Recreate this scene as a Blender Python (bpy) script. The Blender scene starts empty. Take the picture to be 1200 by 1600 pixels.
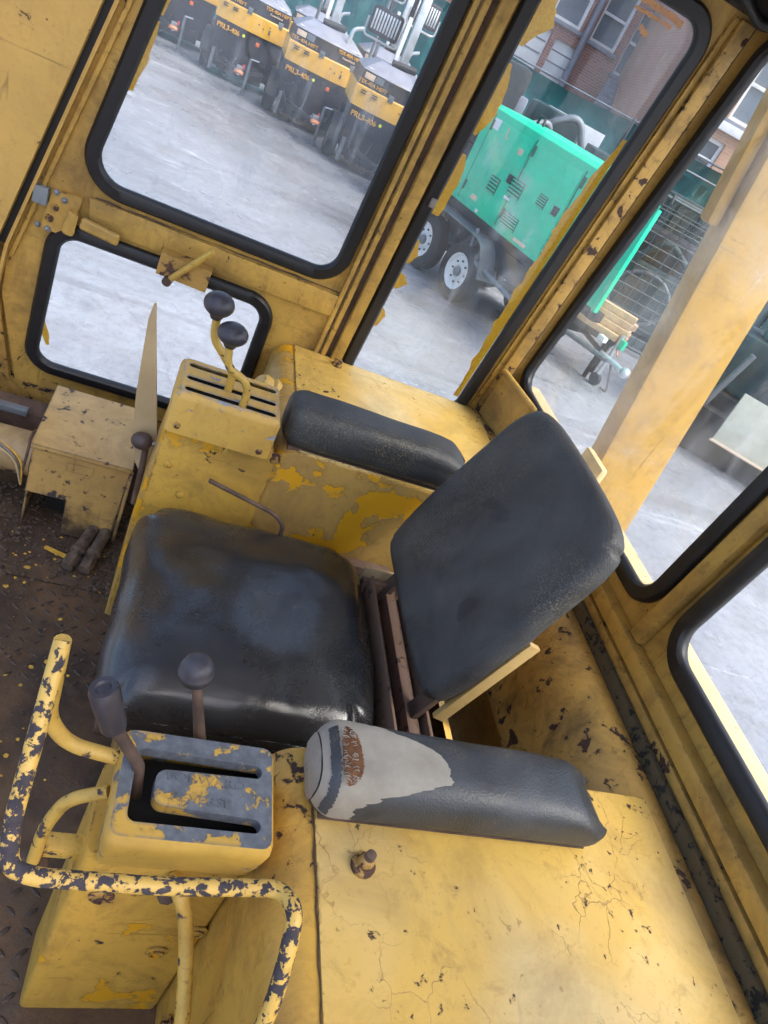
import bpy, bmesh, math, random
from mathutils import Vector, Matrix, noise
from mathutils.geometry import tessellate_polygon
random.seed(7)
R = math.radians
sc = bpy.context.scene
COL = sc.collection

# ------------------------------------------------------------------ camera
cd = bpy.data.cameras.new('camera'); cam = bpy.data.objects.new('camera', cd); COL.objects.link(cam)
rx = Vector((0.90452945, -0.11724792, 0.40997487)); dn = Vector((0.2552008, -0.62140225, -0.74076433)); fw = Vector((0.34161238, 0.77466907, -0.53215487))
m = Matrix.Identity(4)
for i in range(3):
    m[i][0] = rx[i]; m[i][1] = -dn[i]; m[i][2] = -fw[i]
m[0][3], m[1][3], m[2][3] = 0, 0, 1.5
cam.matrix_world = m
cd.sensor_fit = 'VERTICAL'; cd.sensor_height = 36; cd.lens = 36*1100.25/1600
cd.clip_start = .02; cd.clip_end = 600
sc.camera = cam

# ------------------------------------------------------------------ world, sun, exposure
SUN_EL, SUN_AZ = 54, 128          # azimuth: compass direction the light comes from, measured from +Y towards +X
wd = bpy.data.worlds.new('World'); sc.world = wd; wd.use_nodes = True
wn = wd.node_tree.nodes; sky = wn.new('ShaderNodeTexSky'); sky.sky_type = 'NISHITA'; sky.sun_disc = False
sky.sun_elevation = R(SUN_EL); sky.sun_rotation = R(SUN_AZ); sky.dust_density = 4.5; sky.air_density = 1.0; sky.ozone_density = 1.0
bg = wn['Background']; bg.inputs[1].default_value = .15
wd.node_tree.links.new(sky.outputs[0], bg.inputs[0])
sl = bpy.data.lights.new('sun', 'SUN'); sun = bpy.data.objects.new('sun', sl); COL.objects.link(sun)
sl.energy = .9; sl.angle = R(30); sl.color = (1, .96, .92)
a, e = R(SUN_AZ), R(SUN_EL)
sdir = Vector((math.sin(a)*math.cos(e), math.cos(a)*math.cos(e), math.sin(e)))
sun.rotation_euler = sdir.to_track_quat('Z', 'Y').to_euler()
sc.view_settings.view_transform = 'Standard'; sc.view_settings.look = 'None'
sc.view_settings.exposure = 1.62; sc.view_settings.gamma = 1; sc.view_settings.use_curve_mapping = False
sc.render.engine = 'CYCLES'
sc.cycles.use_denoising = True
sc.cycles.max_bounces = 7; sc.cycles.diffuse_bounces = 4; sc.cycles.glossy_bounces = 3; sc.cycles.use_adaptive_sampling = True; sc.cycles.adaptive_threshold = .035; sc.cycles.transparent_max_bounces = 16; sc.cycles.caustics_reflective = False; sc.cycles.caustics_refractive = False

# ------------------------------------------------------------------ material helpers
class N:
    def __init__(s, name):
        s.m = bpy.data.materials.new(name); s.m.use_nodes = True; s.t = s.m.node_tree
        s.n = s.t.nodes; s.p = s.n['Principled BSDF']; s.out = s.n['Material Output']
        s.co = s.n.new('ShaderNodeTexCoord').outputs['Object']
    def lk(s, a, b): s.t.links.new(a, b)
    def add(s, typ, ins=None, **kw):
        n = s.n.new('ShaderNode'+typ)
        for k, v in kw.items(): setattr(n, k, v)
        for k, v in (ins or {}).items():
            if hasattr(v, 'is_output'): s.lk(v, n.inputs[k])
            else: n.inputs[k].default_value = v
        return n
    def map(s, scale, loc=(0, 0, 0)):
        return s.add('Mapping', {'Vector': s.co, 'Scale': scale, 'Location': loc}).outputs[0]
    def noise(s, scale, detail=4, rough=.55, dist=0, co=None):
        return s.add('TexNoise', {'Vector': co or s.co, 'Scale': scale, 'Detail': detail, 'Roughness': rough, 'Distortion': dist}).outputs['Fac']
    def vor(s, scale, feat='F1', co=None, out='Distance', rnd=1):
        return s.add('TexVoronoi', {'Vector': co or s.co, 'Scale': scale, 'Randomness': rnd}, feature=feat).outputs[out]
    def rng(s, v, a, b, c=0, d=1):
        return s.add('MapRange', {'Value': v, 'From Min': a, 'From Max': b, 'To Min': c, 'To Max': d}).outputs[0]
    def math(s, op, a, b=0.):
        n = s.n.new('ShaderNodeMath'); n.operation = op
        for i, v in enumerate((a, b)):
            if hasattr(v, 'is_output'): s.lk(v, n.inputs[i])
            else: n.inputs[i].default_value = v
        return n.outputs[0]
    def mix(s, f, a, b, typ='MIX'):
        n = s.n.new('ShaderNodeMix'); n.data_type = 'RGBA'; n.blend_type = typ
        for i, v in ((0, f), (6, a), (7, b)):
            if hasattr(v, 'is_output'): s.lk(v, n.inputs[i])
            else: n.inputs[i].default_value = v if i == 0 else (*v[:3], 1)
        return n.outputs[2]
    def bump(s, h, dist=.002, strength=.5, prev=None):
        n = s.add('Bump', {'Height': h, 'Distance': dist, 'Strength': strength})
        if prev is not None: s.lk(prev, n.inputs['Normal'])
        return n.outputs[0]
    def set(s, col=None, rough=None, normal=None, metal=None, spec=None, coat=None):
        for k, v in (('Base Color', col), ('Roughness', rough), ('Normal', normal), ('Metallic', metal), ('Specular IOR Level', spec), ('Coat Weight', coat)):
            if v is None: continue
            if hasattr(v, 'is_output'): s.lk(v, s.p.inputs[k])
            else: s.p.inputs[k].default_value = (*v, 1) if k == 'Base Color' else v
        return s.m

def plain(name, col, rough=.6, metal=0, var=.25, scale=12, spec=.5):
    k = N(name); n = k.noise(scale, 6, .6)
    c = k.mix(k.rng(n, .3, .7), [v*(1-var) for v in col], [min(1, v*(1+var)) for v in col])
    f = k.noise(scale*14, 4)
    return k.set(c, k.rng(n, .2, .8, rough-.08, rough+.1), k.bump(f, .001, .3), metal, spec)

YEL = (.57, .36, .098)
def paint(name, base=YEL, chip=.66, chip_scale=38, chip_col=(.045, .024, .017), rough=.42, dirt=.35, crack=0, old=0, dirt_col=(.16, .09, .03), edge=.025, pale=0, stretch=(1, 1, 1), wear=0, pits=.5, streak=.3, low=0):
    k = N(name); co = k.map(stretch)
    big = k.noise(2.3, 3, .5); mid = k.noise(9, 5, .6); fine = k.noise(85, 4, .65)
    c = k.mix(k.rng(big, .3, .7), [v*.88 for v in base], [min(1, v*1.1) for v in base])
    c = k.mix(k.rng(mid, .35, .75, 0, .3), c, [base[0]*.88, base[1]*.78, base[2]*.7])
    if pale: c = k.mix(k.rng(k.noise(3.1, 4, .5, .4), .42, .62, 0, pale), c, (.68, .54, .28))
    # grime: blotches, runs and fine speckle
    g = k.math('MULTIPLY', k.math('MAXIMUM', k.rng(k.noise(5.5, 6, .72, .6), .46, .70), k.rng(k.noise(21, 6, .75, .5), .54, .70, 0, .9)), dirt)
    c = k.mix(g, c, dirt_col)
    run = k.math('MULTIPLY', k.rng(k.noise(26, 4, .6, 0, k.map((1, 1, .1))), .56, .72), k.math('MULTIPLY', k.rng(mid, .4, .6), streak))
    c = k.mix(run, c, [v*.6 for v in dirt_col])
    c = k.mix(k.rng(fine, .58, .72, 0, .35), c, [base[0]*.62, base[1]*.52, base[2]*.5])
    sc1 = k.rng(k.noise(30, 3, .5, 1.2, k.map((.06, 1, 1.3))), .66, .70); sc2 = k.rng(k.noise(30, 3, .5, 1.2, k.map((1.3, 1, .07), (3, 1, 2))), .66, .70)
    scr = k.math('MULTIPLY', k.math('MAXIMUM', sc1, sc2), k.rng(k.noise(7, 3, .6), .45, .6, 0, .6))
    c = k.mix(scr, c, [v*.38 for v in base])
    if low:
        zz = k.math('ADD', k.add('SeparateXYZ', {0: k.co}).outputs[2], k.rng(k.noise(11, 5, .65), .3, .7, -.07, .07))
        c = k.mix(k.rng(zz, low*.3, low, .95, 0), c, k.mix(k.rng(mid, .4, .6), (.05, .032, .022), (.14, .10, .075)))
    h = k.math('SUBTRACT', k.rng(fine, 0, 1, 0, .25), k.math('MULTIPLY', scr, .4))
    if old:
        on = k.noise(6.5, 6, .62, .25); om = k.rng(on, 1-old*.62, 1-old*.62+.012)
        c = k.mix(k.math('MULTIPLY', k.rng(on, 1-old*.62-.03, 1-old*.62), .5), c, [v*.6 for v in base])
        c = k.mix(om, c, (.66, .33, .012)); h = k.math('SUBTRACT', h, k.math('MULTIPLY', om, .9))
    cn = k.noise(chip_scale, 6, .62, .3, co)
    cl = k.noise(4.3, 3, .6)
    cm = k.math('ADD', cn, k.rng(cl, .3, .7, -.07, .07))
    if wear:
        bv = k.add('Bevel', {'Radius': .007}, samples=3).outputs[0]; gn = k.n.new('ShaderNodeNewGeometry').outputs['Normal']
        dt = k.add('VectorMath', {0: bv, 1: gn}, operation='DOT_PRODUCT').outputs['Value']
        cm = k.math('ADD', cm, k.rng(dt, .80, .995, wear*.22, 0))
    msk = k.rng(cm, chip, chip+edge)
    if pits:
        pv = k.vor(34); pm = k.math('MULTIPLY', k.rng(pv, .05, .09, 1, 0), k.rng(k.noise(3.7, 3, .6), .5, .62)); pm = k.math('MULTIPLY', pm, pits)
        msk = k.math('MAXIMUM', msk, pm)
    rim = k.rng(cm, chip-.035, chip)
    c = k.mix(k.math('MULTIPLY', rim, .4), c, [v*.5 for v in base])
    cc = k.mix(k.rng(k.noise(75, 4), .4, .65), chip_col, [min(1, v*1.5) for v in chip_col])
    c = k.mix(msk, c, cc)
    h = k.math('SUBTRACT', h, k.math('MULTIPLY', msk, .8))
    if crack:
        d = k.add('VectorMath', {0: k.co, 1: k.add('VectorMath', {0: k.add('TexNoise', {'Vector': k.co, 'Scale': 14, 'Detail': 4}).outputs['Color'], 1: (.09, .09, .09)}, operation='MULTIPLY').outputs[0]}, operation='ADD').outputs[0]
        v = k.vor(13, 'DISTANCE_TO_EDGE', d)
        cr = k.math('MULTIPLY', k.rng(v, .0, .013, 1, 0), k.rng(k.noise(4.5, 3), .46, .6))
        c = k.mix(k.math('MULTIPLY', cr, crack), c, (.2, .11, .035)); h = k.math('SUBTRACT', h, k.math('MULTIPLY', cr, .4))
    r = k.mix(msk, (rough,)*3, (.8,)*3); r = k.math('ADD', r, k.rng(mid, .3, .7, -.08, .14)); r = k.math('ADD', r, k.math('MULTIPLY', g, .25))
    return k.set(c, r, k.bump(h, .0018, .6))

M = {}
M['wall'] = paint('cab_paint', chip=.675, chip_scale=48, dirt=.75, dirt_col=(.15, .088, .034), rough=.45, base=(.55, .338, .078), streak=.5, wear=.55)
M['pillar'] = paint('pillar_paint', chip=.685, chip_scale=34, dirt=.25, pits=.9)
M['grimy'] = paint('grimy_paint', chip=.60, chip_scale=28, dirt=.9, dirt_col=(.07, .045, .022), base=(.50, .305, .08), crack=.8)
M['lid'] = paint('lid_paint', base=(.66, .43, .105), chip=.665, chip_scale=48, dirt=.4, crack=.75, pale=.6, rough=.36, wear=.7, pits=.9, streak=.1)
M['box'] = paint('box_paint', base=(.56, .335, .06), chip=.665, dirt=.65, crack=.35)
M['peel'] = paint('peeling_paint', base=(.50, .31, .084), chip=.70, dirt=.7, old=.77, dirt_col=(.2, .12, .05))
M['tower'] = paint('tower_paint', base=(.57, .342, .058), chip=.665, dirt=.6, old=.62, wear=.7)
M['guard'] = paint('guard_paint', base=(.60, .37, .08), chip=.63, chip_scale=24, chip_col=(.22, .24, .28), dirt=.35, wear=1)
M['cover'] = paint('cover_paint', base=(.58, .36, .065), chip=.465, chip_scale=17, chip_col=(.095, .105, .12), dirt=.2, rough=.5, edge=.012, pits=0, wear=.6)
M['cover_side'] = paint('cover_side_paint', base=(.58, .36, .065), chip=.62, chip_scale=17, chip_col=(.12, .13, .145), dirt=.3, wear=.9)
M['rail'] = paint('rail_paint', base=(.64, .41, .09), chip=.495, chip_scale=85, chip_col=(.034, .028, .034), dirt=.2, rough=.4, edge=.012, pits=.3)
M['rail_lite'] = paint('rail_light_paint', base=(.58, .37, .075), chip=.59, chip_scale=50, chip_col=(.05, .035, .035), dirt=.5)
M['heater'] = paint('heater_paint', base=(.54, .345, .115), chip=.61, chip_scale=30, chip_col=(.06, .045, .045), dirt=.5, dirt_col=(.17, .10, .05), wear=1.3, low=.13)
M['tan'] = plain('tan_board', (.50, .37, .2), .6, var=.18, scale=6)
M['tansteel'] = paint('tan_steel', base=(.60, .42, .17), chip=.74, dirt=.2, rough=.3)
M['boom'] = paint('boom_paint', base=(.50, .295, .055), chip=.72, dirt=.5, pale=.05, stretch=(1, 1, .3), streak=.35)
M['rust'] = plain('rusty_steel', (.10, .062, .045), .8, .0, .5, 22)
M['rustrail'] = paint('rust_brown_paint', base=(.17, .105, .08), chip=.6, chip_scale=40, chip_col=(.04, .025, .02), dirt=.6, rough=.65, crack=1)
M['rubber'] = plain('black_rubber', (.012, .012, .014), .42, 0, .3, 40)
M['knob'] = plain('knob_plastic', (.045, .042, .052), .38, 0, .3, 25)
M['knob_brown'] = plain('brown_knob', (.07, .045, .042), .42, 0, .25, 25)
M['steel'] = plain('worn_steel', (.22, .2, .19), .45, .6, .4, 40)
M['bolt'] = plain('bolt_steel', (.32, .33, .35), .4, .8, .3, 60)
M['rustbolt'] = paint('painted_bolt', base=(.42, .25, .07), chip=.5, chip_scale=60, chip_col=(.06, .03, .02), dirt=.6)
M['dark'] = plain('dark_fill', (.01, .009, .008), .9)  # near-black fill; inside the lever slots its colour stands for deep shade
M['foam'] = paint('foam_strip', base=(.10, .078, .042), chip=.55, chip_scale=60, chip_col=(.012, .011, .01), dirt=.5, rough=.9, crack=1)
M['headliner'] = plain('headliner', (.02, .017, .014), .9)
M['paleledge'] = paint('pale_ledge_paint', base=(.72, .52, .26), chip=.68, dirt=.2, pale=.5)

def m_leather(name, col=(.022, .024, .029), rough=.36, grain=1.0, dust=.25, dustcol=(.25, .2, .1), dents=1.0, worn=(.09, .1, .115)):
    k = N(name)
    v = k.vor(320, 'F1'); f = k.noise(190, 3, .65); w = k.noise(26, 5, .6, 1.2, k.map((1, .35, 1)))
    wear = k.rng(k.noise(5, 6, .62, .4), .42, .7)
    c = k.mix(k.math('MULTIPLY', wear, .75), col, worn)
    d = k.math('MULTIPLY', k.rng(k.noise(300, 3, .7), .52, .62), k.rng(k.noise(3.4, 4, .6), .45, .7))
    c = k.mix(k.math('MULTIPLY', d, dust), c, dustcol)
    st = k.rng(k.noise(7, 3, .5, .5), .66, .70)
    c = k.mix(k.math('MULTIPLY', st, .55), c, (.012, .013, .016))
    b = k.bump(k.math('ADD', k.math('MULTIPLY', v, .7), k.math('MULTIPLY', f, .8)), .0022, .55*grain)
    b = k.bump(k.noise(4.5, 2, .5, .5), .05, .12*dents, b)
    b = k.bump(k.rng(w, .35, .7), .002, .04*dents, b)
    dv_ = k.add('VectorMath', {0: k.co, 1: k.add('VectorMath', {0: k.add('TexNoise', {'Vector': k.co, 'Scale': 6, 'Detail': 3}).outputs['Color'], 1: (.25, .25, .25)}, operation='MULTIPLY').outputs[0]}, operation='ADD').outputs[0]
    cz = k.math('MULTIPLY', k.rng(k.vor(5.5, 'DISTANCE_TO_EDGE', dv_), 0, .012, 1, 0), k.rng(k.noise(3.3, 2), .5, .62))
    b = k.bump(cz, .003, -.5*dents, b); c = k.mix(k.math('MULTIPLY', cz, .6), c, (.01, .01, .012))
    r = k.math('ADD', k.rng(wear, 0, 1, rough-.05, rough+.14), k.math('MULTIPLY', d, .3))
    return k.set(c, r, b, spec=.5)
M['seat'] = m_leather('seat_leather', (.014, .015, .018), rough=.24, grain=.35, dust=.15, dustcol=(.3, .29, .26), dents=1.5, worn=(.03, .032, .038))
M['seat'].node_tree.nodes['Principled BSDF'].inputs['Coat Weight'].default_value = .55; M['seat'].node_tree.nodes['Principled BSDF'].inputs['Coat Roughness'].default_value = .17
M['back'] = m_leather('backrest_leather', (.036, .036, .037), .48, 1.0, .9, (.26, .23, .16), worn=(.11, .11, .112))
M['pad'] = m_leather('pad_leather', (.026, .028, .032), .46, .5, .8, (.3, .24, .11), worn=(.06, .068, .08))
M['padside'] = m_leather('pad_leather_dusty', (.03, .03, .03), .5, .9, .9, (.32, .25, .11))
def m_lining():
    k = N('torn_lining')
    w = k.add('TexWave', {'Vector': k.co, 'Scale': 520, 'Distortion': 1.5, 'Detail': 2}).outputs['Fac']
    w2 = k.add('TexWave', {'Vector': k.map((0, 1, 1)), 'Scale': 520, 'Distortion': 1.5, 'Detail': 2}, bands_direction='Y').outputs['Fac']
    n = k.noise(12, 6, .65)
    c = k.mix(k.rng(n, .35, .7), (.50, .455, .385), (.33, .295, .24))
    c = k.mix(k.rng(w, 0, 1, 0, .25), c, (.2, .18, .15))
    return k.set(c, .9, k.bump(k.math('ADD', w, w2), .0008, .6))
M['lining'] = m_lining()
M['foamtear'] = plain('brown_foam', (.13, .055, .022), .95, 0, .5, 60)

def m_glass(name, haze=.05, streak=.12):
    k = N(name); k.n.remove(k.p)
    tr = k.add('BsdfTransparent', {'Color': (.93, .96, .97, 1)})
    gl = k.add('BsdfGlossy', {'Roughness': .03, 'Color': (1, 1, 1, 1)})
    lw = k.add('LayerWeight', {'Blend': .5}).outputs['Facing']; fr = k.math('ADD', .035, k.math('MULTIPLY', k.math('POWER', lw, 5.), .6))
    df = k.add('BsdfDiffuse', {'Color': (.72, .74, .76, 1)}); tl = k.add('BsdfTranslucent', {'Color': (.72, .74, .76, 1)})
    ad = k.add('MixShader', {0: .5}); k.lk(df.outputs[0], ad.inputs[1]); k.lk(tl.outputs[0], ad.inputs[2])
    n = k.noise(2.6, 5, .6, .8); s2 = k.noise(18, 6, .7, .3, k.map((1.2, 1.2, .12))); dots = k.rng(k.vor(75), .06, .1, 1, 0)
    dm = k.math('MULTIPLY', dots, k.rng(k.noise(9, 2), .5, .6))
    f = k.math('ADD', k.rng(n, .4, .75, .015, haze), k.math('MULTIPLY', k.rng(s2, .55, .8), k.rng(n, .45, .7, 0, streak)))
    f = k.math('ADD', f, k.math('MULTIPLY', dm, .35))
    m1 = k.add('MixShader', {0: fr}); k.lk(tr.outputs[0], m1.inputs[1]); k.lk(gl.outputs[0], m1.inputs[2])
    m2 = k.add('MixShader', {0: f}); k.lk(m1.outputs[0], m2.inputs[1]); k.lk(ad.outputs[0], m2.inputs[2])
    k.lk(m2.outputs[0], k.out.inputs[0]); return k.m
M['glass'] = m_glass('dirty_glass', .14, .6)
M['glass_rear'] = m_glass('rear_glass', .16, .5)
M['glass_clean'] = m_glass('clear_glass', .06, .12)

def m_floor():
    k = N('floor_dirt')
    n = k.noise(5, 8, .65, .5); n2 = k.noise(22, 8, .7); n3 = k.noise(120, 4, .7)
    c = k.mix(k.rng(n, .35, .65), (.048, .030, .020), (.15, .085, .042))
    c = k.mix(k.rng(n2, .5, .72, 0, .7), c, (.15, .10, .055))
    wet = k.rng(k.noise(3.2, 5, .6, .4), .5, .6)
    c = k.mix(k.math('MULTIPLY', wet, .6), c, (.034, .027, .024))
    c = k.mix(k.math('MULTIPLY', k.rng(k.vor(120), .0, .14, 1, 0), k.rng(n2, .5, .6)), c, (.32, .2, .1))
    r = k.rng(wet, 0, 1, .85, .42)
    return k.set(c, r, k.bump(k.math('ADD', n2, k.math('MULTIPLY', n3, .6)), .004, .7))
M['floor'] = m_floor()
M['lug'] = plain('lug_steel', (.07, .048, .036), .5, .3, .5, 30)
M['flake'] = plain('paint_flake', (.62, .36, .05), .6, 0, .3, 30)
M['crumb'] = plain('dirt_crumb', (.10, .07, .05), .95, 0, .7, 40)

def m_ground():
    k = N('yard_ground')
    n = k.noise(.35, 8, .6, .4); n2 = k.noise(2.2, 8, .68); n3 = k.noise(14, 8, .7)
    c = k.mix(k.rng(n, .35, .65), (.25, .255, .28), (.36, .37, .40))
    c = k.mix(k.rng(n2, .4, .72, 0, .5), c, (.19, .186, .19))
    c = k.mix(k.rng(n3, .45, .72, 0, .5), c, (.13, .125, .12))
    c = k.mix(k.rng(k.noise(60, 5, .7), .52, .7, 0, .4), c, (.10, .10, .10))
    sal = k.rng(k.noise(.9, 9, .72, 1.6, k.map((.55, 1.6, 1))), .60, .66)
    c = k.mix(k.math('MULTIPLY', sal, .55), c, (.55, .56, .58))
    c = k.mix(k.rng(k.noise(1.3, 6, .65, .8), .62, .75, 0, .35), c, (.20, .16, .12))
    c = k.mix(k.math('MULTIPLY', k.rng(k.vor(6), .0, .06, 1, 0), k.rng(k.noise(3), .5, .6)), c, (.08, .08, .08))
    dd = k.add('VectorMath', {0: k.co, 1: k.add('VectorMath', {0: k.add('TexNoise', {'Vector': k.co, 'Scale': 1.1, 'Detail': 5}).outputs['Color'], 1: (.9, .9, .9)}, operation='MULTIPLY').outputs[0]}, operation='ADD').outputs[0]
    crk = k.math('MULTIPLY', k.rng(k.vor(.33, 'DISTANCE_TO_EDGE', dd), 0, .008, 1, 0), k.rng(k.noise(.4, 3), .45, .55))
    c = k.mix(k.math('MULTIPLY', crk, .25), c, (.08, .08, .08))
    oil = k.rng(k.noise(.8, 6, .65, .6), .66, .74); c = k.mix(k.math('MULTIPLY', oil, .6), c, (.07, .068, .07))
    trk = k.math('MULTIPLY', k.rng(k.noise(1.6, 4, .6, .4, k.map((.12, 1.5, 1))), .55, .68), .35); c = k.mix(trk, c, (.11, .105, .11))
    wet = k.rng(k.noise(.5, 5, .6), .40, .62)
    return k.set(c, k.rng(wet, 0, 1, .42, .12), k.bump(k.math('ADD', n3, n2), .02, .35))
M['ground'] = m_ground()
M['green'] = paint('green_enclosure', base=(.0, .60, .335), chip=.735, chip_scale=12, chip_col=(.05, .12, .09), dirt=.12, dirt_col=(.02, .2, .14), rough=.4)
M['greentop'] = M['green']
M['vent'] = plain('vent_dark', (.012, .10, .065), .6)
M['tyre'] = plain('tyre_rubber', (.022, .022, .025), .8, 0, .3, 8)
M['rim'] = plain('white_wheel', (.72, .72, .7), .45, 0, .1, 6)
M['blacksteel'] = plain('black_chassis', (.022, .023, .026), .5, 0, .5, 4)
M['greysteel'] = plain('grey_chassis', (.16, .18, .2), .45, .2, .35, 4)
M['silver'] = plain('silver_metal', (.6, .62, .65), .35, .7, .2, 6)
M['ltyellow'] = plain('tower_yellow', (.72, .40, .06), .4, 0, .12, 3)
M['ltgrey'] = plain('canopy_grey', (.24, .25, .30), .45, 0, .2, 3)
M['ltblack'] = plain('panel_black', (.022, .022, .03), .4, 0, .3, 3)
M['decal'] = plain('orange_decal', (.72, .36, .03), .5, 0, .05)
M['decal_white'] = plain('pale_decal', (.72, .72, .74), .5, 0, .08)
M['decal_beige'] = plain('beige_decal', (.66, .5, .36), .5, 0, .08)
M['amber'] = plain('amber_lens', (.85, .17, .03), .3, 0, .05)
M['lime'] = plain('lime_dot', (.7, .8, .05), .4, 0, .05)
M['copper'] = plain('orange_coupling', (.65, .25, .12), .5, 0, .2)
M['white'] = plain('white_paint', (.75, .76, .77), .5, 0, .1, 2)
def m_mesh(name='teal_mesh_cloth', a=(.025, .20, .21), b=(.05, .30, .31)):
    k = N(name)
    n = k.noise(1.3, 5, .6); w = k.add('TexWave', {'Vector': k.co, 'Scale': .45, 'Distortion': 3, 'Detail': 3}).outputs['Fac']
    c = k.mix(k.rng(n, .3, .7), a, b)
    return k.set(c, .75, k.bump(k.math('ADD', k.noise(2.5, 4), w), .12, .6))
M['teal'] = m_mesh()
M['dkteal'] = plain('dark_teal', (.02, .05, .055), .6, 0, .6, 3)
M['wire'] = plain('grey_wire', (.08, .10, .105), .5, .4, .2)
M['wood'] = plain('sawn_wood', (.55, .36, .2), .75, 0, .25, 12)
M['olive'] = plain('olive_plate', (.42, .41, .33), .6, 0, .15, 5)
def m_brick(name, a, b):
    k = N(name); sp = k.add('SeparateXYZ', {0: k.co}); bv = k.add('CombineXYZ', {0: k.math('ADD', sp.outputs[0], sp.outputs[1]), 1: sp.outputs[2]}).outputs[0]
    br = k.add('TexBrick', {'Vector': bv, 'Scale': 1, 'Color1': (*a, 1), 'Color2': (*b, 1), 'Mortar': (.45, .38, .34, 1), 'Mortar Size': .008, 'Brick Width': .22, 'Row Height': .075})
    c = k.mix(k.rng(k.noise(.7, 6, .6), .3, .7, 0, .45), br.outputs[0], [v*.6 for v in a])
    return k.set(c, .85, k.bump(br.outputs[1], .01, -.4))
M['brick'] = m_brick('red_brick', (.34, .14, .11), (.42, .19, .15))
M['brick2'] = m_brick('orange_brick', (.45, .24, .15), (.52, .30, .2))
M['winglass'] = plain('window_glass', (.13, .16, .2), .12, 0, .3, .6)
M['red'] = plain('red_paint', (.6, .05, .06), .4, 0, .1)
def m_sealant():
    k = N('orange_sealant'); c = k.mix(k.rng(k.noise(160, 4, .7), .35, .65), (.85, .36, .01), (.95, .54, .04)); b_ = k.bump(k.noise(180, 4, .7), .004, .9)
    k.set(c, .55, b_); tl = k.add('BsdfTranslucent', {'Color': c}); mx = k.add('MixShader', {0: .5})
    k.lk(k.p.outputs[0], mx.inputs[1]); k.lk(tl.outputs[0], mx.inputs[2]); k.lk(mx.outputs[0], k.out.inputs[0]); return k.m
M['seal_o'] = m_sealant()

# ------------------------------------------------------------------ geometry helpers
def link(name, me, mat, parent=None, smooth=False, angle=None):
    o = bpy.data.objects.new(name, me); COL.objects.link(o)
    if mat is not None: me.materials.append(M[mat] if isinstance(mat, str) else mat)
    if parent is not None: o.parent = parent
    if smooth or angle:
        for p in me.polygons: p.use_smooth = True
        if angle:
            try: me.set_sharp_from_angle(angle=R(angle))
            except Exception: pass
    return o
def fin(name, bm, mat, parent=None, smooth=False, angle=None, bevel=0, seg=2):
    bmesh.ops.remove_doubles(bm, verts=bm.verts, dist=1e-6)
    bmesh.ops.recalc_face_normals(bm, faces=bm.faces)
    if bevel:
        ed = [e for e in bm.edges if len(e.link_faces) == 2 and e.calc_face_angle(0) > .5]
        bmesh.ops.bevel(bm, geom=ed, offset=bevel, segments=seg, affect='EDGES', profile=.6, clamp_overlap=True)
    me = bpy.data.meshes.new(name); bm.to_mesh(me); bm.free()
    return link(name, me, mat, parent, smooth, angle or (35 if bevel else None))
def thing(name, label, cat, loc=(0, 0, 0), rz=0, group=None):
    o = bpy.data.objects.new(name, None); COL.objects.link(o); o.location = loc; o.rotation_euler = (0, 0, rz); o.empty_display_size = .1
    o['label'] = label; o['category'] = cat
    if group: o['group'] = group
    return o
def tag(o, label, cat, group=None):
    o['label'] = label; o['category'] = cat
    if group: o['group'] = group
    return o
def struct(o): o['kind'] = 'structure'; return o
def add_box(bm, lo, hi, mat=None):
    r = bmesh.ops.create_cube(bm, size=1)
    for v in r['verts']:
        v.co = Vector([(lo[i]+hi[i])/2 + v.co[i]*(hi[i]-lo[i]) for i in range(3)])
        if mat is not None: v.co = mat @ v.co
    return r['verts']
def box(name, lo, hi, mat, parent=None, bevel=.003, xf=None, seg=2):
    bm = bmesh.new(); add_box(bm, lo, hi, xf); return fin(name, bm, mat, parent, bevel=bevel, seg=seg)
def rpoly(pts, r, n=7):
    out = []; L = len(pts)
    for i in range(L):
        p0, p, p1 = (Vector(pts[(i+k-1) % L]) for k in range(3))
        rr = r[i] if isinstance(r, (list, tuple)) else r
        if rr <= 0: out.append(tuple(p)); continue
        a = (p0-p); b = (p1-p); la, lb = a.length, b.length; a.normalize(); b.normalize()
        ang = a.angle(b); d = min(rr/math.tan(ang/2), la*.49, lb*.49); rr2 = d*math.tan(ang/2)
        c = p+(a+b).normalized()*(rr2/math.sin(ang/2))
        s = p+a*d-c; e_ = p+b*d-c
        a0 = math.atan2(s.y, s.x); a1 = math.atan2(e_.y, e_.x); da = (a1-a0+math.pi) % (2*math.pi)-math.pi
        for k in range(n+1):
            t = a0+da*k/n; out.append((c.x+rr2*math.cos(t), c.y+rr2*math.sin(t)))
    return out
def add_sheet(bm, outer, holes, f, t):
    """flat sheet with holes; f(u,v,w) -> point, thickness w 0..t"""
    loops = [outer]+list(holes); pts = [p for l in loops for p in l]
    tris = tessellate_polygon([[Vector((p[0], p[1], 0)) for p in l] for l in loops])
    A = [bm.verts.new(f(p[0], p[1], 0)) for p in pts]; B = [bm.verts.new(f(p[0], p[1], t)) for p in pts]
    for tr in tris:
        try: bm.faces.new([A[i] for i in tr]); bm.faces.new([B[i] for i in reversed(tr)])
        except ValueError: pass
    k = 0
    for l in loops:
        n = len(l)
        for i in range(n):
            j = (i+1) % n
            try: bm.faces.new([A[k+i], A[k+j], B[k+j], B[k+i]])
            except ValueError: pass
        k += n
def sheet(name, outer, holes, f, t, mat, parent=None, bevel=0):
    bm = bmesh.new(); add_sheet(bm, outer, holes, f, t); return fin(name, bm, mat, parent, angle=35)
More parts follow.
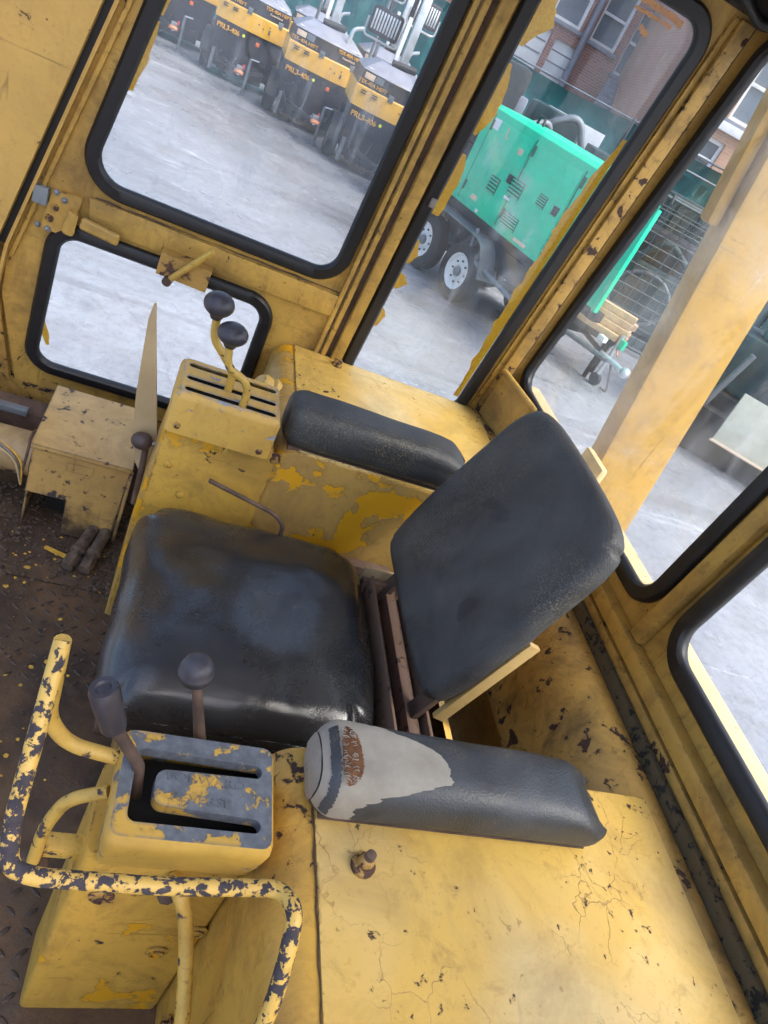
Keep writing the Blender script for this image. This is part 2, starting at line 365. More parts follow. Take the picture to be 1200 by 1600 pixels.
def fillet(pts, r, n=7, closed=False):
    pts = [Vector(p) for p in pts]; out = []; L = len(pts)
    for i, p in enumerate(pts):
        if not closed and i in (0, L-1): out.append(p); continue
        a = pts[i-1]-p; b = pts[(i+1) % L]-p; rr = r[i] if isinstance(r, (list, tuple)) else r
        d = min(rr, a.length*.48, b.length*.48); s = p+a.normalized()*d; e_ = p+b.normalized()*d
        for k in range(n+1):
            t = k/n; out.append(s*(1-t)**2+p*2*t*(1-t)+e_*t*t)
    return out
def add_tube(bm, path, rad, n=12, caps=True):
    path = [Vector(p) for p in path]; L = len(path); rings = []; up = None
    for i, p in enumerate(path):
        t = (path[min(i+1, L-1)]-path[max(i-1, 0)]).normalized()
        if up is None:
            up = Vector((0, 0, 1)) if abs(t.z) < .9 else Vector((1, 0, 0))
        s = t.cross(up).normalized(); up = s.cross(t).normalized()
        r = rad[i] if isinstance(rad, (list, tuple)) else rad
        rings.append([bm.verts.new(p+s*math.cos(2*math.pi*k/n)*r+up*math.sin(2*math.pi*k/n)*r) for k in range(n)])
    for i in range(L-1):
        for k in range(n): bm.faces.new([rings[i][k], rings[i][(k+1) % n], rings[i+1][(k+1) % n], rings[i+1][k]])
    if caps:
        bm.faces.new(list(reversed(rings[0]))); bm.faces.new(rings[-1])
def tube(name, path, rad, mat, parent=None, n=12):
    bm = bmesh.new(); add_tube(bm, path, rad, n); return fin(name, bm, mat, parent, angle=50)
def sweep(name, loop, nrm, prof, mat, parent=None):
    """closed planar loop of points, prof list of (side, normal) offsets"""
    bm = bmesh.new(); L = len(loop); nrm = Vector(nrm).normalized(); rings = []
    loop = [Vector(p) for p in loop]
    for i, p in enumerate(loop):
        t = (loop[(i+1) % L]-loop[i-1]).normalized(); s = t.cross(nrm).normalized()
        rings.append([bm.verts.new(p+s*a+nrm*b) for a, b in prof])
    k = len(prof)
    for i in range(L):
        for j in range(k):
            bm.faces.new([rings[i][j], rings[i][(j+1) % k], rings[(i+1) % L][(j+1) % k], rings[(i+1) % L][j]])
    return fin(name, bm, mat, parent, angle=45)
def add_lathe(bm, prof, org, axis, n=20):
    axis = Vector(axis).normalized(); org = Vector(org)
    s = axis.cross(Vector((0, 0, 1)) if abs(axis.z) < .9 else Vector((1, 0, 0))).normalized(); u = s.cross(axis)
    rings = []
    for r, h in prof:
        if r < 1e-6: rings.append([bm.verts.new(org+axis*h)])
        else: rings.append([bm.verts.new(org+axis*h+(s*math.cos(2*math.pi*k/n)+u*math.sin(2*math.pi*k/n))*r) for k in range(n)])
    for a, b in zip(rings, rings[1:]):
        for k in range(n):
            va = a[k % len(a)], a[(k+1) % n % len(a)]; vb = b[k % len(b)], b[(k+1) % n % len(b)]
            vs = []
            for v in (va[0], va[1], vb[1], vb[0]):
                if v not in vs: vs.append(v)
            if len(vs) >= 3: bm.faces.new(vs)
    for ring, rev in ((rings[0], 1), (rings[-1], 0)):
        if len(ring) > 2: bm.faces.new(list(reversed(ring)) if rev else ring)
def lathe(name, prof, org, axis, mat, parent=None, n=20, angle=45):
    bm = bmesh.new(); add_lathe(bm, prof, org, axis, n); return fin(name, bm, mat, parent, angle=angle)
def ball_prof(r, flat=1.0, n=12):
    return [(r*math.sin(math.pi*i/n), -r*flat*math.cos(math.pi*i/n)) for i in range(n+1)]
def cushion(name, half, r, mat, parent=None, n=28, deform=None, xf=None):
    """rounded box with dense grid"""
    bm = bmesh.new(); H = Vector(half)
    ts = []
    for ax in range(3):
        e_ = min(.45, 1.2*r/H[ax]) ; k = n//4
        a = [-1+e_*i/k for i in range(k)]; b = [-1+e_+(2-2*e_)*i/(n-2*k) for i in range(n-2*k+1)]
        ts.append(a+b+[-x for x in reversed(a)])
    for ax in range(3):
        u, v = (ax+1) % 3, (ax+2) % 3
        for sg in (-1, 1):
            g = []
            for a in ts[u]:
                row = []
                for b in ts[v]:
                    p = Vector((0, 0, 0)); p[ax] = sg; p[u] = a; p[v] = b
                    P = Vector([p[i]*H[i] for i in range(3)])
                    q = Vector([max(-(H[i]-r), min(H[i]-r, P[i])) for i in range(3)])
                    d = P-q
                    P = q+(d.normalized()*r if d.length > 1e-9 else d)
                    if deform: P = deform(P)
                    row.append(bm.verts.new(xf @ P if xf else P))
                g.append(row)
            for i in range(len(g)-1):
                for j in range(len(g[0])-1):
                    bm.faces.new([g[i][j], g[i+1][j], g[i+1][j+1], g[i][j+1]])
    bmesh.ops.remove_doubles(bm, verts=bm.verts, dist=1e-5)
    return fin(name, bm, mat, parent, smooth=True)
def loft(bm, polys, cap0=False, cap1=False):
    rings = [[bm.verts.new(p) for p in poly] for poly in polys]; n = len(rings[0])
    for a, b in zip(rings, rings[1:]):
        for k in range(n): bm.faces.new([a[k], a[(k+1) % n], b[(k+1) % n], b[k]])
    if cap0: bm.faces.new(list(reversed(rings[0])))
    if cap1: bm.faces.new(rings[-1])
def copy_tree(o, parent=None):
    c = o.copy(); COL.objects.link(c); c.parent = parent
    for ch in [x for x in bpy.data.objects if x.parent == o]: copy_tree(ch, c)
    return c
def text_mesh(name, body, size, mat, xf, parent=None, ext=.002):
    cu = bpy.data.curves.new(name, 'FONT'); cu.body = body; cu.size = size; cu.extrude = ext; cu.align_x = 'CENTER'; cu.align_y = 'CENTER'
    t = bpy.data.objects.new(name+'_tmp', cu); COL.objects.link(t); bpy.context.view_layer.update()
    me = bpy.data.meshes.new_from_object(t.evaluated_get(bpy.context.evaluated_depsgraph_get()))
    bpy.data.objects.remove(t); me.transform(xf); me.name = name
    me.materials.clear()
    return link(name, me, mat, parent)
def hexbolt(name, org, axis, r, mat, parent=None, washer=1.5, h=None):
    bm = bmesh.new(); h = h or r*.9
    add_lathe(bm, [(0, 0), (r*washer, 0), (r*washer, r*.25), (0, r*.25)], org, axis, 18)
    add_lathe(bm, [(0, r*.2), (r, r*.2), (r, h), (r*.8, h*1.12), (0, h*1.12)], org, axis, 6)
    return fin(name, bm, mat, parent, angle=35)
def screw(name, org, axis, r, mat, parent=None):
    return lathe(name, [(0, 0), (r, 0), (r*.95, r*.3), (r*.6, r*.45), (0, r*.5)], org, axis, mat, parent, 16)

G = -1.05
# ================================================================== THE SETTING
gm = bmesh.new()
bmesh.ops.create_grid(gm, x_segments=8, y_segments=8, size=150)
for v in gm.verts: v.co.z = G; v.co.y += 60
ground = struct(fin('ground', gm, 'ground'))

# ------------------------------------------------------------------ cab floor
floor = bpy.data.objects.new('floor', None); COL.objects.link(floor); floor['kind'] = 'structure'
box('floor_plate', (-.80, -.30, -.012), (1.03, 1.437, 0), 'floor', floor, .002)
box('floor_plate', (-.80, 1.442, -.012), (1.03, 2.068, -.001), 'floor', floor, .002)
box('floor_pan', (-.80, -.30, -.05), (1.03, 2.068, -.013), 'dark', floor, .002)
bm = bmesh.new()
for i in range(-18, 3):
    for j in range(0, 33):
        x = i*.036+.008; y = .35+j*.034
        if y > 1.42 or x > .06 or .74 < y < 1.12: continue
        rot = Matrix.Translation((x+random.uniform(-.002, .002), y, 0)) @ Matrix.Rotation(R(40 if (i+j) % 2 else -40), 4, 'Z')
        pr = [(-.013, 0), (-.006, .0042), (.006, .0042), (.013, 0), (.006, -.0042), (-.006, -.0042)]
        A = [bm.verts.new(rot @ Vector((p[0], p[1], .0003))) for p in pr]; B = [bm.verts.new(rot @ Vector((p[0]*.6, p[1]*.5, .0024))) for p in pr]
        for k in range(6): bm.faces.new([A[k], A[(k+1) % 6], B[(k+1) % 6], B[k]])
        bm.faces.new(B)
lugs = fin('tread_lugs', bm, 'lug', floor); lugs['kind'] = 'stuff'
# debris
def scatter(name, n, areas, smin, smax, mat, thick, z=.001):
    bm = bmesh.new()
    for _ in range(n):
        a = random.choices(areas, [q[4] for q in areas])[0]
        x = random.uniform(a[0], a[1]); y = random.uniform(a[2], a[3]); s = random.uniform(smin, smax)**1
        k = random.randint(4, 6); rot = random.uniform(0, 6.3); ti = random.uniform(-.3, .3)
        ps = [(x+s*random.uniform(.5, 1)*math.cos(rot+6.283*i/k), y+s*random.uniform(.4, .9)*math.sin(rot+6.283*i/k)) for i in range(k)]
        t = s*thick*random.uniform(.6, 1.2)
        A = [bm.verts.new((p[0], p[1], z)) for p in ps]; B = [bm.verts.new((x+(p[0]-x)*.8, y+(p[1]-y)*.8, z+t+(p[0]-x)*ti)) for p in ps]
        for i in range(k): bm.faces.new([A[i], A[(i+1) % k], B[(i+1) % k], B[i]])
        bm.faces.new(B)
    o = fin(name, bm, mat); return o
o = scatter('paint_flakes', 110, [(-.4, .02, .8, 1.6, 3), (-.3, .05, 1.42, 1.62, 2)], .002, .011, 'flake', .12); o['kind'] = 'stuff'; tag(o, 'yellow paint flakes strewn over the dirty cab floor', 'paint flakes')
o = scatter('floor_debris', 1500, [(-.45, .03, 1.42, 1.75, 3), (-.4, -.2, 1.55, 1.8, 2), (-.02, .05, 1.42, 1.9, 3), (-.35, .02, .9, 1.42, .6)], .002, .009, 'crumb', .7); o['kind'] = 'stuff'; tag(o, 'brown dirt crumbs and leaf bits heaped on the cab floor', 'debris')

# ------------------------------------------------------------------ cab shell
cab = thing('machine_cab', 'worn yellow steel cab shell with black sealed windows around the seat', 'cab', (0, 0, 0))
def FY(z): return 1.95-.15*(z-.7)
FN = Vector((0, -1, -.15)).normalized()
def far(u, v, w): return Vector((u, FY(v)+w, v))
def rear(u, v, w): return Vector((1.05+w, u, v))
SEALP = [(-.019, .0), (-.019, .010), (-.012, .017), (.012, .017), (.019, .010), (.019, -.0), (.012, -.012), (-.012, -.012)]
def window(prefix_parent, poly, rad, plane, nrm, glass, inset=.019, pane_w=.012, sealname='window_seal'):
    """seal ring + pane: poly is the outer outline of the rubber"""
    loop = rpoly(poly, rad, 9)
    cx = sum(p[0] for p in loop)/len(loop); cy = sum(p[1] for p in loop)/len(loop)
    # centreline of the seal: shrink by inset
    L = len(loop); cl = []
    area = sum(loop[i][0]*loop[(i+1) % L][1]-loop[(i+1) % L][0]*loop[i][1] for i in range(L))
    sg = 1 if area > 0 else -1
    for i in range(L):
        a = Vector(loop[i-1]); b = Vector(loop[(i+1) % L]); t = (b-a).normalized(); nn = Vector((-t.y, t.x))*sg
        cl.append(tuple(Vector(loop[i])+nn*inset))
    s = sweep(sealname, [plane(p[0], p[1], 0) for p in cl], nrm, SEALP, 'rubber', prefix_parent)
    # rubber groove line
    pn = sheet('pane', cl, [], lambda u, v, w: plane(u, v, pane_w+w), .004, glass, prefix_parent)
    return cl
# side wall behind the door (with tall window)
W2 = [(.494, .58), (.932, .58), (.935, 1.79), (.500, 1.79)]
side = sheet('side_wall', [(.424, .0), (1.047, .0), (1.047, 1.92), (.424, 1.92)], [rpoly([(.496, .582), (.930, .582), (.933, 1.788), (.502, 1.788)], .085)], lambda u, v, w: far(u, v, w+.0), .02, 'wall', cab)
W2c = window(side, W2, .085, far, FN, 'glass')
sheet('door_sill', [(-.80, .0), (.4235, .0), (.4235, .2115), (-.385, .2115), (-.80, .2115)], [], lambda u, v, w: far(u, v, w+.004), .02, 'grimy', cab)
sheet('door_header', [(-.80, 1.865), (.4235, 1.865), (.4235, 1.92), (-.80, 1.92)], [], lambda u, v, w: far(u, v, w+.0), .02, 'wall', cab)
# post mouldings beside the door
for (x0, x1, d, mt) in ((.4255, .441, .016, 'wall'), (.458, .4905, .022, 'wall')):
    bmm = bmesh.new(); add_sheet(bmm, [(x0, .64), (x1, .64), (x1, 1.90), (x0, 1.90)], [], lambda u, v, w: far(u, v, w-d), d-.0005)
    fin('post_moulding', bmm, mt, cab, bevel=.004)
sheet('gap_gasket', [(.4413, .64), (.4575, .64), (.4575, 1.90), (.4413, 1.90)], [], lambda u, v, w: far(u, v, w-.004), .0035, 'rust', cab)
# corner mouldings near the rear
for (x0, x1, d, mt) in ((.945, .962, .008, 'wall'), (.962, .9995, .020, 'grimy')):
    bmm = bmesh.new(); add_sheet(bmm, [(x0, .64), (x1, .64), (x1, 1.80), (x0, 1.80)], [], lambda u, v, w: far(u, v, w-d), d-.0005)
    fin('corner_moulding', bmm, mt, cab, bevel=.003)
tube('corner_seam', [far(1.003, z, -.004) for z in (.62, 1., 1.4, 1.86)], .006, 'rubber', cab, 8)
# raked front pillar
pil = [(-.90, .20), (-.452, .20), (-.462, .62), (-.452, .66), (-.125, 1.92), (-.90, 1.92)]
sheet('front_pillar', pil, [], lambda u, v, w: far(u, v, w-.05), .045, 'pillar', cab)
sheet('pillar_gasket', [(-.452, .655), (-.436, .655), (-.109, 1.92), (-.125, 1.92)], [], lambda u, v, w: far(u, v, w-.022), .02, 'rubber', cab)
sheet('pillar_strip', [(-.446, .50), (-.428, .655), (-.101, 1.92), (-.109, 1.92), (-.436, .655), (-.454, .50)], [], lambda u, v, w: far(u, v, w-.03), .025, 'pillar', cab)
sheet('pillar_foot', [(-.90, .206), (-.397, .206), (-.449, .50), (-.46, .64), (-.90, .64)], [], lambda u, v, w: far(u, v, w-.004), .02, 'grimy', cab)
sheet('door_jamb', [(-.95, .206), (-.384, .206), (-.384, .9), (-.30, 1.1), (-.95, 1.1)], [], lambda u, v, w: far(u, v, w+.022), .01, 'grimy', cab)
# rear wall with two windows
def lean(y0, z, k=.10): return y0-k*(z-.8)
V1 = [(1.945, .79), (1.03, .775), (.915, .80), (.885, 1.80), (1.775, 1.80)]
V1 = [(1.955, .775), (.938, .775), (.885, 1.82), (1.775, 1.82)]
V2 = [(.872, .775), (.02, .775), (.02, 1.82), (.80, 1.82)]
def shr(poly, d=.002):
    c = [sum(p[i] for p in poly)/len(poly) for i in (0, 1)]
    return [tuple(p[i]+(d if p[i] < c[i] else -d) for i in (0, 1)) for p in poly]
rearw = sheet('rear_wall', [(-.25, .0), (2.06, .0), (1.775, 1.919), (-.25, 1.919)], [rpoly(shr(V1), .085), rpoly(shr(V2), .085)], rear, .02, 'wall', cab)
window(rearw, V1, .085, rear, (-1, 0, 0), 'glass_rear')
window(rearw, V2, .085, rear, (-1, 0, 0), 'glass_clean')
# mullion angle between the windows, window rail, ledges
mb = bmesh.new()
add_sheet(mb, [(.925, .745), (.888, .745), (.812, 1.84), (.849, 1.84)], [], lambda u, v, w: rear(u, v, w-.022), .0215)
fin('mullion', mb, 'wall', rearw, bevel=.004)
mb = bmesh.new(); add_box(mb, (1.016, -.25, .705), (1.0495, 1.93, .742)); fin('window_rail', mb, 'wall', rearw, bevel=.006)
box('flange_strip', (1.022, -.25, .672), (1.046, 1.93, .694), 'grimy', rearw, .003)
box('foam_strip', (1.006, -.25, .64), (1.0205, 1.60, .676), 'foam', rearw, .004)
prof = [(.896, .40), (.898, .50), (.904, .55), (.916, .592), (.932, .622), (.950, .644), (.970, .654), (.990, .653), (1.005, .648), (1.005, .40)]
bm = bmesh.new(); loft(bm, [[Vector((x, y, z)) for x, z in prof] for y in [-.25+i*.1 for i in range(23)]], True, True)
fin('rear_ledge', bm, 'grimy', rearw, angle=40)
# dents of the ledge corner and gusset by the far corner
bm = bmesh.new(); loft(bm, [[Vector(p) for p in ((.972, 1.93, .64), (.980, 1.935, .64), (.980, 1.925, .812), (.972, 1.92, .812))], [Vector(p) for p in ((1.034, 1.73, .64), (1.042, 1.735, .64), (1.042, 1.735, .795), (1.034, 1.73, .795))]], True, True)
fin('corner_gusset', bm, 'wall', rearw)
tube('gusset_brace', [(.970, 1.922, .816), (1.038, 1.728, .798)], .010, 'wall', rearw, 8)
for i, z in enumerate((.70, .80, .95, 1.12)): tube('corner_weld', [far(.9995+.002*math.sin(j*2+i), z+j*.012, -.016) for j in range(5)], [.002+.003*random.random() for _ in range(5)], 'rust', cab, 6)
for (x_, z_, n_) in ((1.0045, .646, 60),):
    tube('rust_seam', [(x_+.0008*math.sin(i*2.3), -.1+i*.031, z_+.0006*math.sin(i*1.1)) for i in range(n_)], [.0003+.0016*random.random()**2 for _ in range(n_)], 'rust', rearw, 5)
# outside sill below the rear windows
box('outer_sill', (1.074, -.25, .70), (1.128, 1.95, .792), 'paleledge', cab, .006)
box('sill_bracket', (1.128, 1.44, .74), (1.150, 1.56, .83), 'paleledge', cab, .01)
sheet('near_wall_shade', [(.62, 0), (1.05, 0), (1.05, 1.92), (.62, 1.92)], [rpoly([(.70, .82), (.99, .82), (.99, 1.78), (.70, 1.78)], .06)], lambda u, v, w: Vector((u, -.30+w, v)), .02, 'wall', cab)  # unseen wall piece, added to keep sun off the near box
# roof: rims and dark headliner over the far and rear edges
sheet('roof_rim', [(-.80, 1.30), (-.80, 1.80), (1.09, 1.80), (1.09, -.25), (.80, -.25), (.80, 1.50), (.3, 1.50)], [], lambda u, v, w: Vector((u, v, 1.92+w)), .03, 'headliner', cab)
sheet('roof_shade', [(.12, -.25), (1.09, -.25), (1.09, 1.80), (.12, 1.80)], [], lambda u, v, w: Vector((u, v, 1.951+w)), .01, 'wall', cab)  # unseen roof sheet added to cut cabin light, front left open for brightness
bm = bmesh.new(); add_sheet(bm, [(.70, 1.81), (1.05, 1.81), (1.05, 1.9195), (.70, 1.9195)], [], lambda u, v, w: far(u, v, w-.05), .048); fin('headliner_trim', bm, 'headliner', cab, bevel=.006)
tube('corner_cable', fillet([(.90, FY(1.83)-.06, 1.83), (.985, FY(1.80)-.05, 1.80), (1.03, 1.70, 1.82), (1.03, 1.5, 1.85)], .05), .012, 'rubber', cab, 8)
# orange sealant squeezed out around the tall window (outside face of the pane edge)
def bead(name, pts, widths, sgn, parent, w0=.0165, t=.006, jit=.35):
    """ragged strip along the seal: pts centreline (u,v) on the far wall"""
    outer, inner = [], []; n = 0
    P = []
    for (a, wa), (b, wb) in zip(zip(pts, widths), list(zip(pts, widths))[1:]):
        k = max(2, int((Vector(a)-Vector(b)).length/.008))
        for i in range(k): P.append((Vector(a).lerp(Vector(b), i/k), wa+(wb-wa)*i/k))
    P.append((Vector(pts[-1]), widths[-1]))
    bm = bmesh.new(); A = []; B = []; Ct = []
    for p, w in P:
        w = max(.0015, w*(1+jit*(noise.noise(Vector((p.x*60, p.y*22, 3)))*1.3+.5*noise.noise(Vector((p.x*60, p.y*120, 3))))))
        A.append(bm.verts.new(far(p.x-sgn*.006, p.y, w0))); Ct.append(bm.verts.new(far(p.x+sgn*w*.55, p.y+.003*random.uniform(-1, 1), w0+t*random.uniform(.5, 1.2))));  B.append(bm.verts.new(far(p.x+sgn*w, p.y, w0+.0005)))
    for i in range(len(P)-1):
        bm.faces.new([A[i], Ct[i], Ct[i+1], A[i+1]]); bm.faces.new([Ct[i], B[i], B[i+1], Ct[i+1]])
    return fin(name, bm, 'seal_o', parent, smooth=True)
for seg, wd_ in (([(.546, 1.52), (.546, 1.44), (.546, 1.36)], [.004, .022, .006]), ([(.546, 1.31), (.546, 1.24), (.546, 1.15)], [.006, .020, .012]),
                 ([(.546, 1.07), (.546, 1.03), (.546, 1.0)], [.003, .012, .003]), ([(.545, .97), (.545, .945), (.545, .92)], [.003, .018, .003]),
                 ([(.545, .85), (.545, .83), (.545, .79)], [.002, .012, .002]), ([(.548, 1.70), (.548, 1.62), (.548, 1.56)], [.004, .032, .004])):
    bead('sealant_bead', seg, [q*1.5 for q in wd_], 1, side)
bead('sealant_bead', [(.895, .66), (.895, .80), (.895, .94), (.895, 1.06), (.896, 1.18), (.896, 1.30), (.897, 1.42), (.897, 1.50)], [.010, .018, .026, .030, .022, .028, .020, .004], -1, side)
# smeared sealant in the upper rear corner of the tall window
for (u0, v0, u1, v1, w_) in ((.68, 1.748, .86, 1.742, .020), (.74, 1.725, .84, 1.728, .010), (.775, 1.70, .80, 1.692, .014), (.64, 1.750, .72, 1.735, .008)):
    outl = []; k = 14
    for j in range(k+1): outl.append((u0+(u1-u0)*j/k, v0+(v1-v0)*j/k+w_*(.25+.5*abs(noise.noise(Vector((j*.7, u0*50, 1)))))))
    for j in range(k, -1, -1): outl.append((u0+(u1-u0)*j/k, v0+(v1-v0)*j/k-w_*(.25+.9*abs(noise.noise(Vector((j*.9, u0*50, 4)))))))
    sheet('sealant_smear', outl, [], lambda u, v, w: far(u, v, .0165+w), .003, 'seal_o', side)
box('seal_clip', (.515, FY(1.18)-.022, 1.168), (.532, FY(1.18)-.012, 1.192), 'steel', side, .002)

# ------------------------------------------------------------------ door (hung in the far wall)
door = thing('cab_door', 'yellow cab door with large raked window above a small lower window', 'door', (0, 0, 0))
D1 = [(-.313, .868), (.396, .868), (.404, 1.845), (-.112, 1.845)]
D2 = [(-.372, .276), (.268, .276), (.262, .766), (-.345, .766)]
dpoly = [(-.385, .212), (.419, .212), (.419, 1.86), (-.118, 1.86), (-.432, .66), (-.440, .50)]
panel = sheet('door_panel', dpoly, [rpoly(shr(D1), [.1, .09, .09, .09]), rpoly(shr(D2), .085)], lambda u, v, w: far(u, v, w+.001), .018, 'wall', door)
window(panel, D1, [.1, .09, .09, .09], far, FN, 'glass')
window(panel, D2, .085, far, FN, 'glass_clean')
bmm = bmesh.new(); add_sheet(bmm, [(-.255, .778), (.408, .778), (.408, .846), (-.262, .852)], [], lambda u, v, w: far(u, v, w-.012), .0125); fin('cross_rail', bmm, 'wall', door, bevel=.005)
tube('rust_seam', [far(-.25+i*.033, .8535+.001*math.sin(i*2.1), -.002) for i in range(21)], [.0008+.0022*random.random()**2 for _ in range(21)], 'rust', door, 6)
bmm = bmesh.new(); add_sheet(bmm, [(-.43, .62), (-.418, .62), (-.098, 1.84), (-.110, 1.84)], [], lambda u, v, w: far(u, v, w-.012), .0125); fin('edge_bead', bmm, 'wall', door, bevel=.004)
bmm = bmesh.new(); add_sheet(bmm, [(.405, .25), (.4185, .25), (.4185, 1.85), (.405, 1.85)], [], lambda u, v, w: far(u, v, w-.014), .0145); fin('edge_bead', bmm, 'wall', door, bevel=.004)
tube('rust_seam', [far(-.30+i*.02, .2135+.0006*math.sin(i*1.7), -.001) for i in range(36)], [.0015+.002*random.random()**2 for _ in range(36)], 'rust', door, 5)
tube('rust_seam', [far(.4195, .26+i*.03, -.003) for i in range(52)], [.001+.0022*random.random()**2 for _ in range(52)], 'rust', door, 5)
# latch by the front edge
lat = sheet('latch_plate', rpoly([(-.362, .73), (-.295, .728), (-.275, .845), (-.345, .838)], .006), [], lambda u, v, w: far(u, v, w-.016), .0165, 'wall', door)
bmm = bmesh.new(); add_sheet(bmm, rpoly([(-.310, .742), (-.282, .742), (-.276, .80), (-.300, .812)], .008), [], lambda u, v, w: far(u, v, w-.034), .018); fin('latch_cover', bmm, 'wall', lat, bevel=.004)
for (x, z) in ((-.335, .835), (-.315, .822), (-.368, .735), (-.345, .733)): hexbolt('bolt', far(x, z, -.016), FN, .0055, 'bolt', lat)
for (x, z) in ((-.335, .795), (-.344, .763)): lathe('latch_socket', [(0, 0), (.010, 0), (.010, .003), (.006, .003), (.006, .001), (0, .001)], far(x, z, -.016), FN, 'rustbolt', lat, 16)
box('latch_tongue', (-.385, FY(.82)-.03, .795), (-.352, FY(.82)-.002, .838), 'greysteel', lat, .003)
cushion('handle', (.048, .008, .016), .0078, 'wall', lat, 12, xf=Matrix.Translation(far(-.222, .783, -.034)) @ Matrix.Rotation(R(6), 4, 'Y'))
# square latch block with a bar handle
xf = Matrix.Translation(far(-.004, .767, -.032)) @ Matrix.Rotation(R(2), 4, 'Y')
bm = bmesh.new(); add_sheet(bm, [(-.030, -.030), (.030, -.030), (.030, .030), (-.030, .030)], [[(-.025, -.025), (-.025, .025), (.025, .025), (.025, -.025)]], lambda u, v, w: xf @ Vector((w-.066, u*.9, v)), .132)
blk = fin('catch_block', bm, paint('catch_paint', base=(.45, .27, .07), chip=.52, chip_scale=18, chip_col=(.09, .045, .03), dirt=.6), door, angle=35)
box('catch_core', (-.064, -.02, -.02), (.064, .02, .02), 'rust', blk, .002, xf)
tube('catch_handle', [xf @ Vector((-.030, -.034, -.032)), xf @ Vector((.050, -.050, .090))], .0085, 'rail_lite', blk)
lathe('catch_pivot', [(0, -.004), (.012, -.004), (.012, .014), (0, .016)], xf @ Vector((-.032, -.030, -.034)), (-.2, -1, -.2), 'rust', blk)
# old overspray on the pane edge of the raked window
for seg, wd_ in (([(-.208, 1.28), (-.222, 1.20), (-.236, 1.12)], [.004, .010, .003]), ([(-.17, 1.45), (-.19, 1.36), (-.204, 1.29)], [.002, .007, .002])):
    bead('sealant_bead', [(u+.018, v) for u, v in seg], wd_, 1, panel, t=.003)
bead('sealant_bead', [(-.33, .44), (-.328, .40), (-.31, .36)], [.004, .014, .004], 1, panel, t=.003)

# ------------------------------------------------------------------ seat
seat = thing('operator_seat', 'cracked black leather operator seat with tilted backrest', 'seat', (0, 0, 0))
def squircle(a, b, n):
    m_ = max(abs(a), abs(b)); q = (abs(a)**n+abs(b)**n)**(1/n)
    return m_/q if q > 1e-9 else 1
def seat_def(P):
    f_ = squircle(P.x/.274, P.y/.276, 9); P.x *= f_; P.y *= f_
    # local coords centred; crown and sag, front waterfall
    u = P.x/.27; v = P.y/.255
    if P.z > 0:
        P.z += .034*(1-u*u)*(1-v*v)-.016*math.exp(-((u-.15)**2+(v)**2)/.16)
        P.z += .006*noise.noise(Vector((P.x*9, P.y*9, 1)))+.003*noise.noise(Vector((P.x*22, P.y*22, 4)))
        P.z -= .016*max(0, -u-.75)*4*.5
    P.y += .004*noise.noise(Vector((P.x*11, 3, P.z*9))); P.x += .004*noise.noise(Vector((7, P.y*11, P.z*9)))
    if P.x > .2: P.x -= .02*(v*v)
    return P
cush = cushion('cushion', (.274, .276, .064), .050, 'seat', seat, 48, seat_def, Matrix.Translation((.312, 1.046, .405)))
pp = fillet([(.054, .785, .442), (.570, .785, .442), (.566, 1.306, .442), (.054, 1.306, .442)], .16, 14, closed=True)
bm = bmesh.new(); add_tube(bm, pp+[pp[0]], .0045, 8, False); fin('piping', bm, 'seat', cush, smooth=True)
box('seat_pan', (.06, .80, .30), (.585, 1.27, .330), 'rust', seat, .01)
box('seat_pedestal', (.12, .86, .0), (.54, 1.20, .30), 'grimy', seat, .01)
def rail_(name, lo, hi, mt, rz=0, bev=.004):
    return box(name, lo, hi, mt, seat, bev)
# brown frame behind the cushion
box('back_flange', (.590, .76, .33), (.596, 1.22, .475), 'rustrail', seat, .0015)
box('slide_rail', (.612, .76, .36), (.630, 1.24, .405), 'rustrail', seat, .005)
box('slide_rail', (.648, .74, .36), (.676, 1.26, .430), 'rustrail', seat, .005)
box('slide_rail', (.684, .76, .38), (.692, 1.22, .45), 'rustrail', seat, .003)
box('frame_base', (.585, .74, .30), (.72, 1.28, .345), 'dark', seat, .003)
box('frame_end', (.585, 1.235, .34), (.69, 1.252, .44), 'rust', seat, .003)
box('frame_end', (.588, 1.265, .36), (.68, 1.275, .455), 'tan', seat, .002)
box('side_rail', (.33, 1.325, .36), (.69, 1.360, .402), 'rustrail', seat, .008)
hexbolt('bolt', (.52, 1.300, .378), (0, -1, .2), .012, 'rust', seat)
box('red_clip', (.600, .90, .40), (.607, .925, .425), 'red', seat, .002)
tube('adjust_lever', fillet([(.168, 1.318, .548), (.335, 1.320, .503), (.368, 1.318, .478), (.372, 1.316, .40)], .03), .0055, 'rust', seat, 8)
# backrest
bt = math.atan2(.145, .46)
BX = Matrix.Translation((.711, 1.056, .765)) @ Matrix.Rotation(bt, 4, 'Y') @ Matrix.Rotation(R(1.5), 4, 'Z')
def back_def(P):
    f_ = squircle(P.y/.25, P.z/.252, 8 if P.z > 0 else 14); P.y *= f_; P.z *= f_
    u = P.y/.26; v = P.z/.25
    if P.x < 0: P.x -= .008*(1-u*u)*(1-v*v)-.0025*noise.noise(Vector((P.y*14, P.z*14, 8)))
    P.x += .003*noise.noise(Vector((P.y*8, P.z*8, 5)))
    # outline: slightly narrower top, clipped lower corners
    P.y *= 1-.05*max(0, v)-.05*max(0, -v-.55)*2
    P.z += .010*u*u*(-1 if v > 0 else .6)
    return P
brc = cushion('backrest', (.027, .254, .256), .024, 'back', seat, 44, back_def, BX)
bm = bmesh.new(); add_sheet(bm, rpoly([(-.218, -.225), (.218, -.225), (.212, .205), (-.212, .205)], .04), [], lambda u, v, w: BX @ Vector((.034+w, u, v)), .010); fin('back_plate', bm, 'tansteel', seat, bevel=.002)
box('plate_flange', (.024, -.250, -.262), (.052, -.238, -.005), 'tansteel', seat, .002, BX)
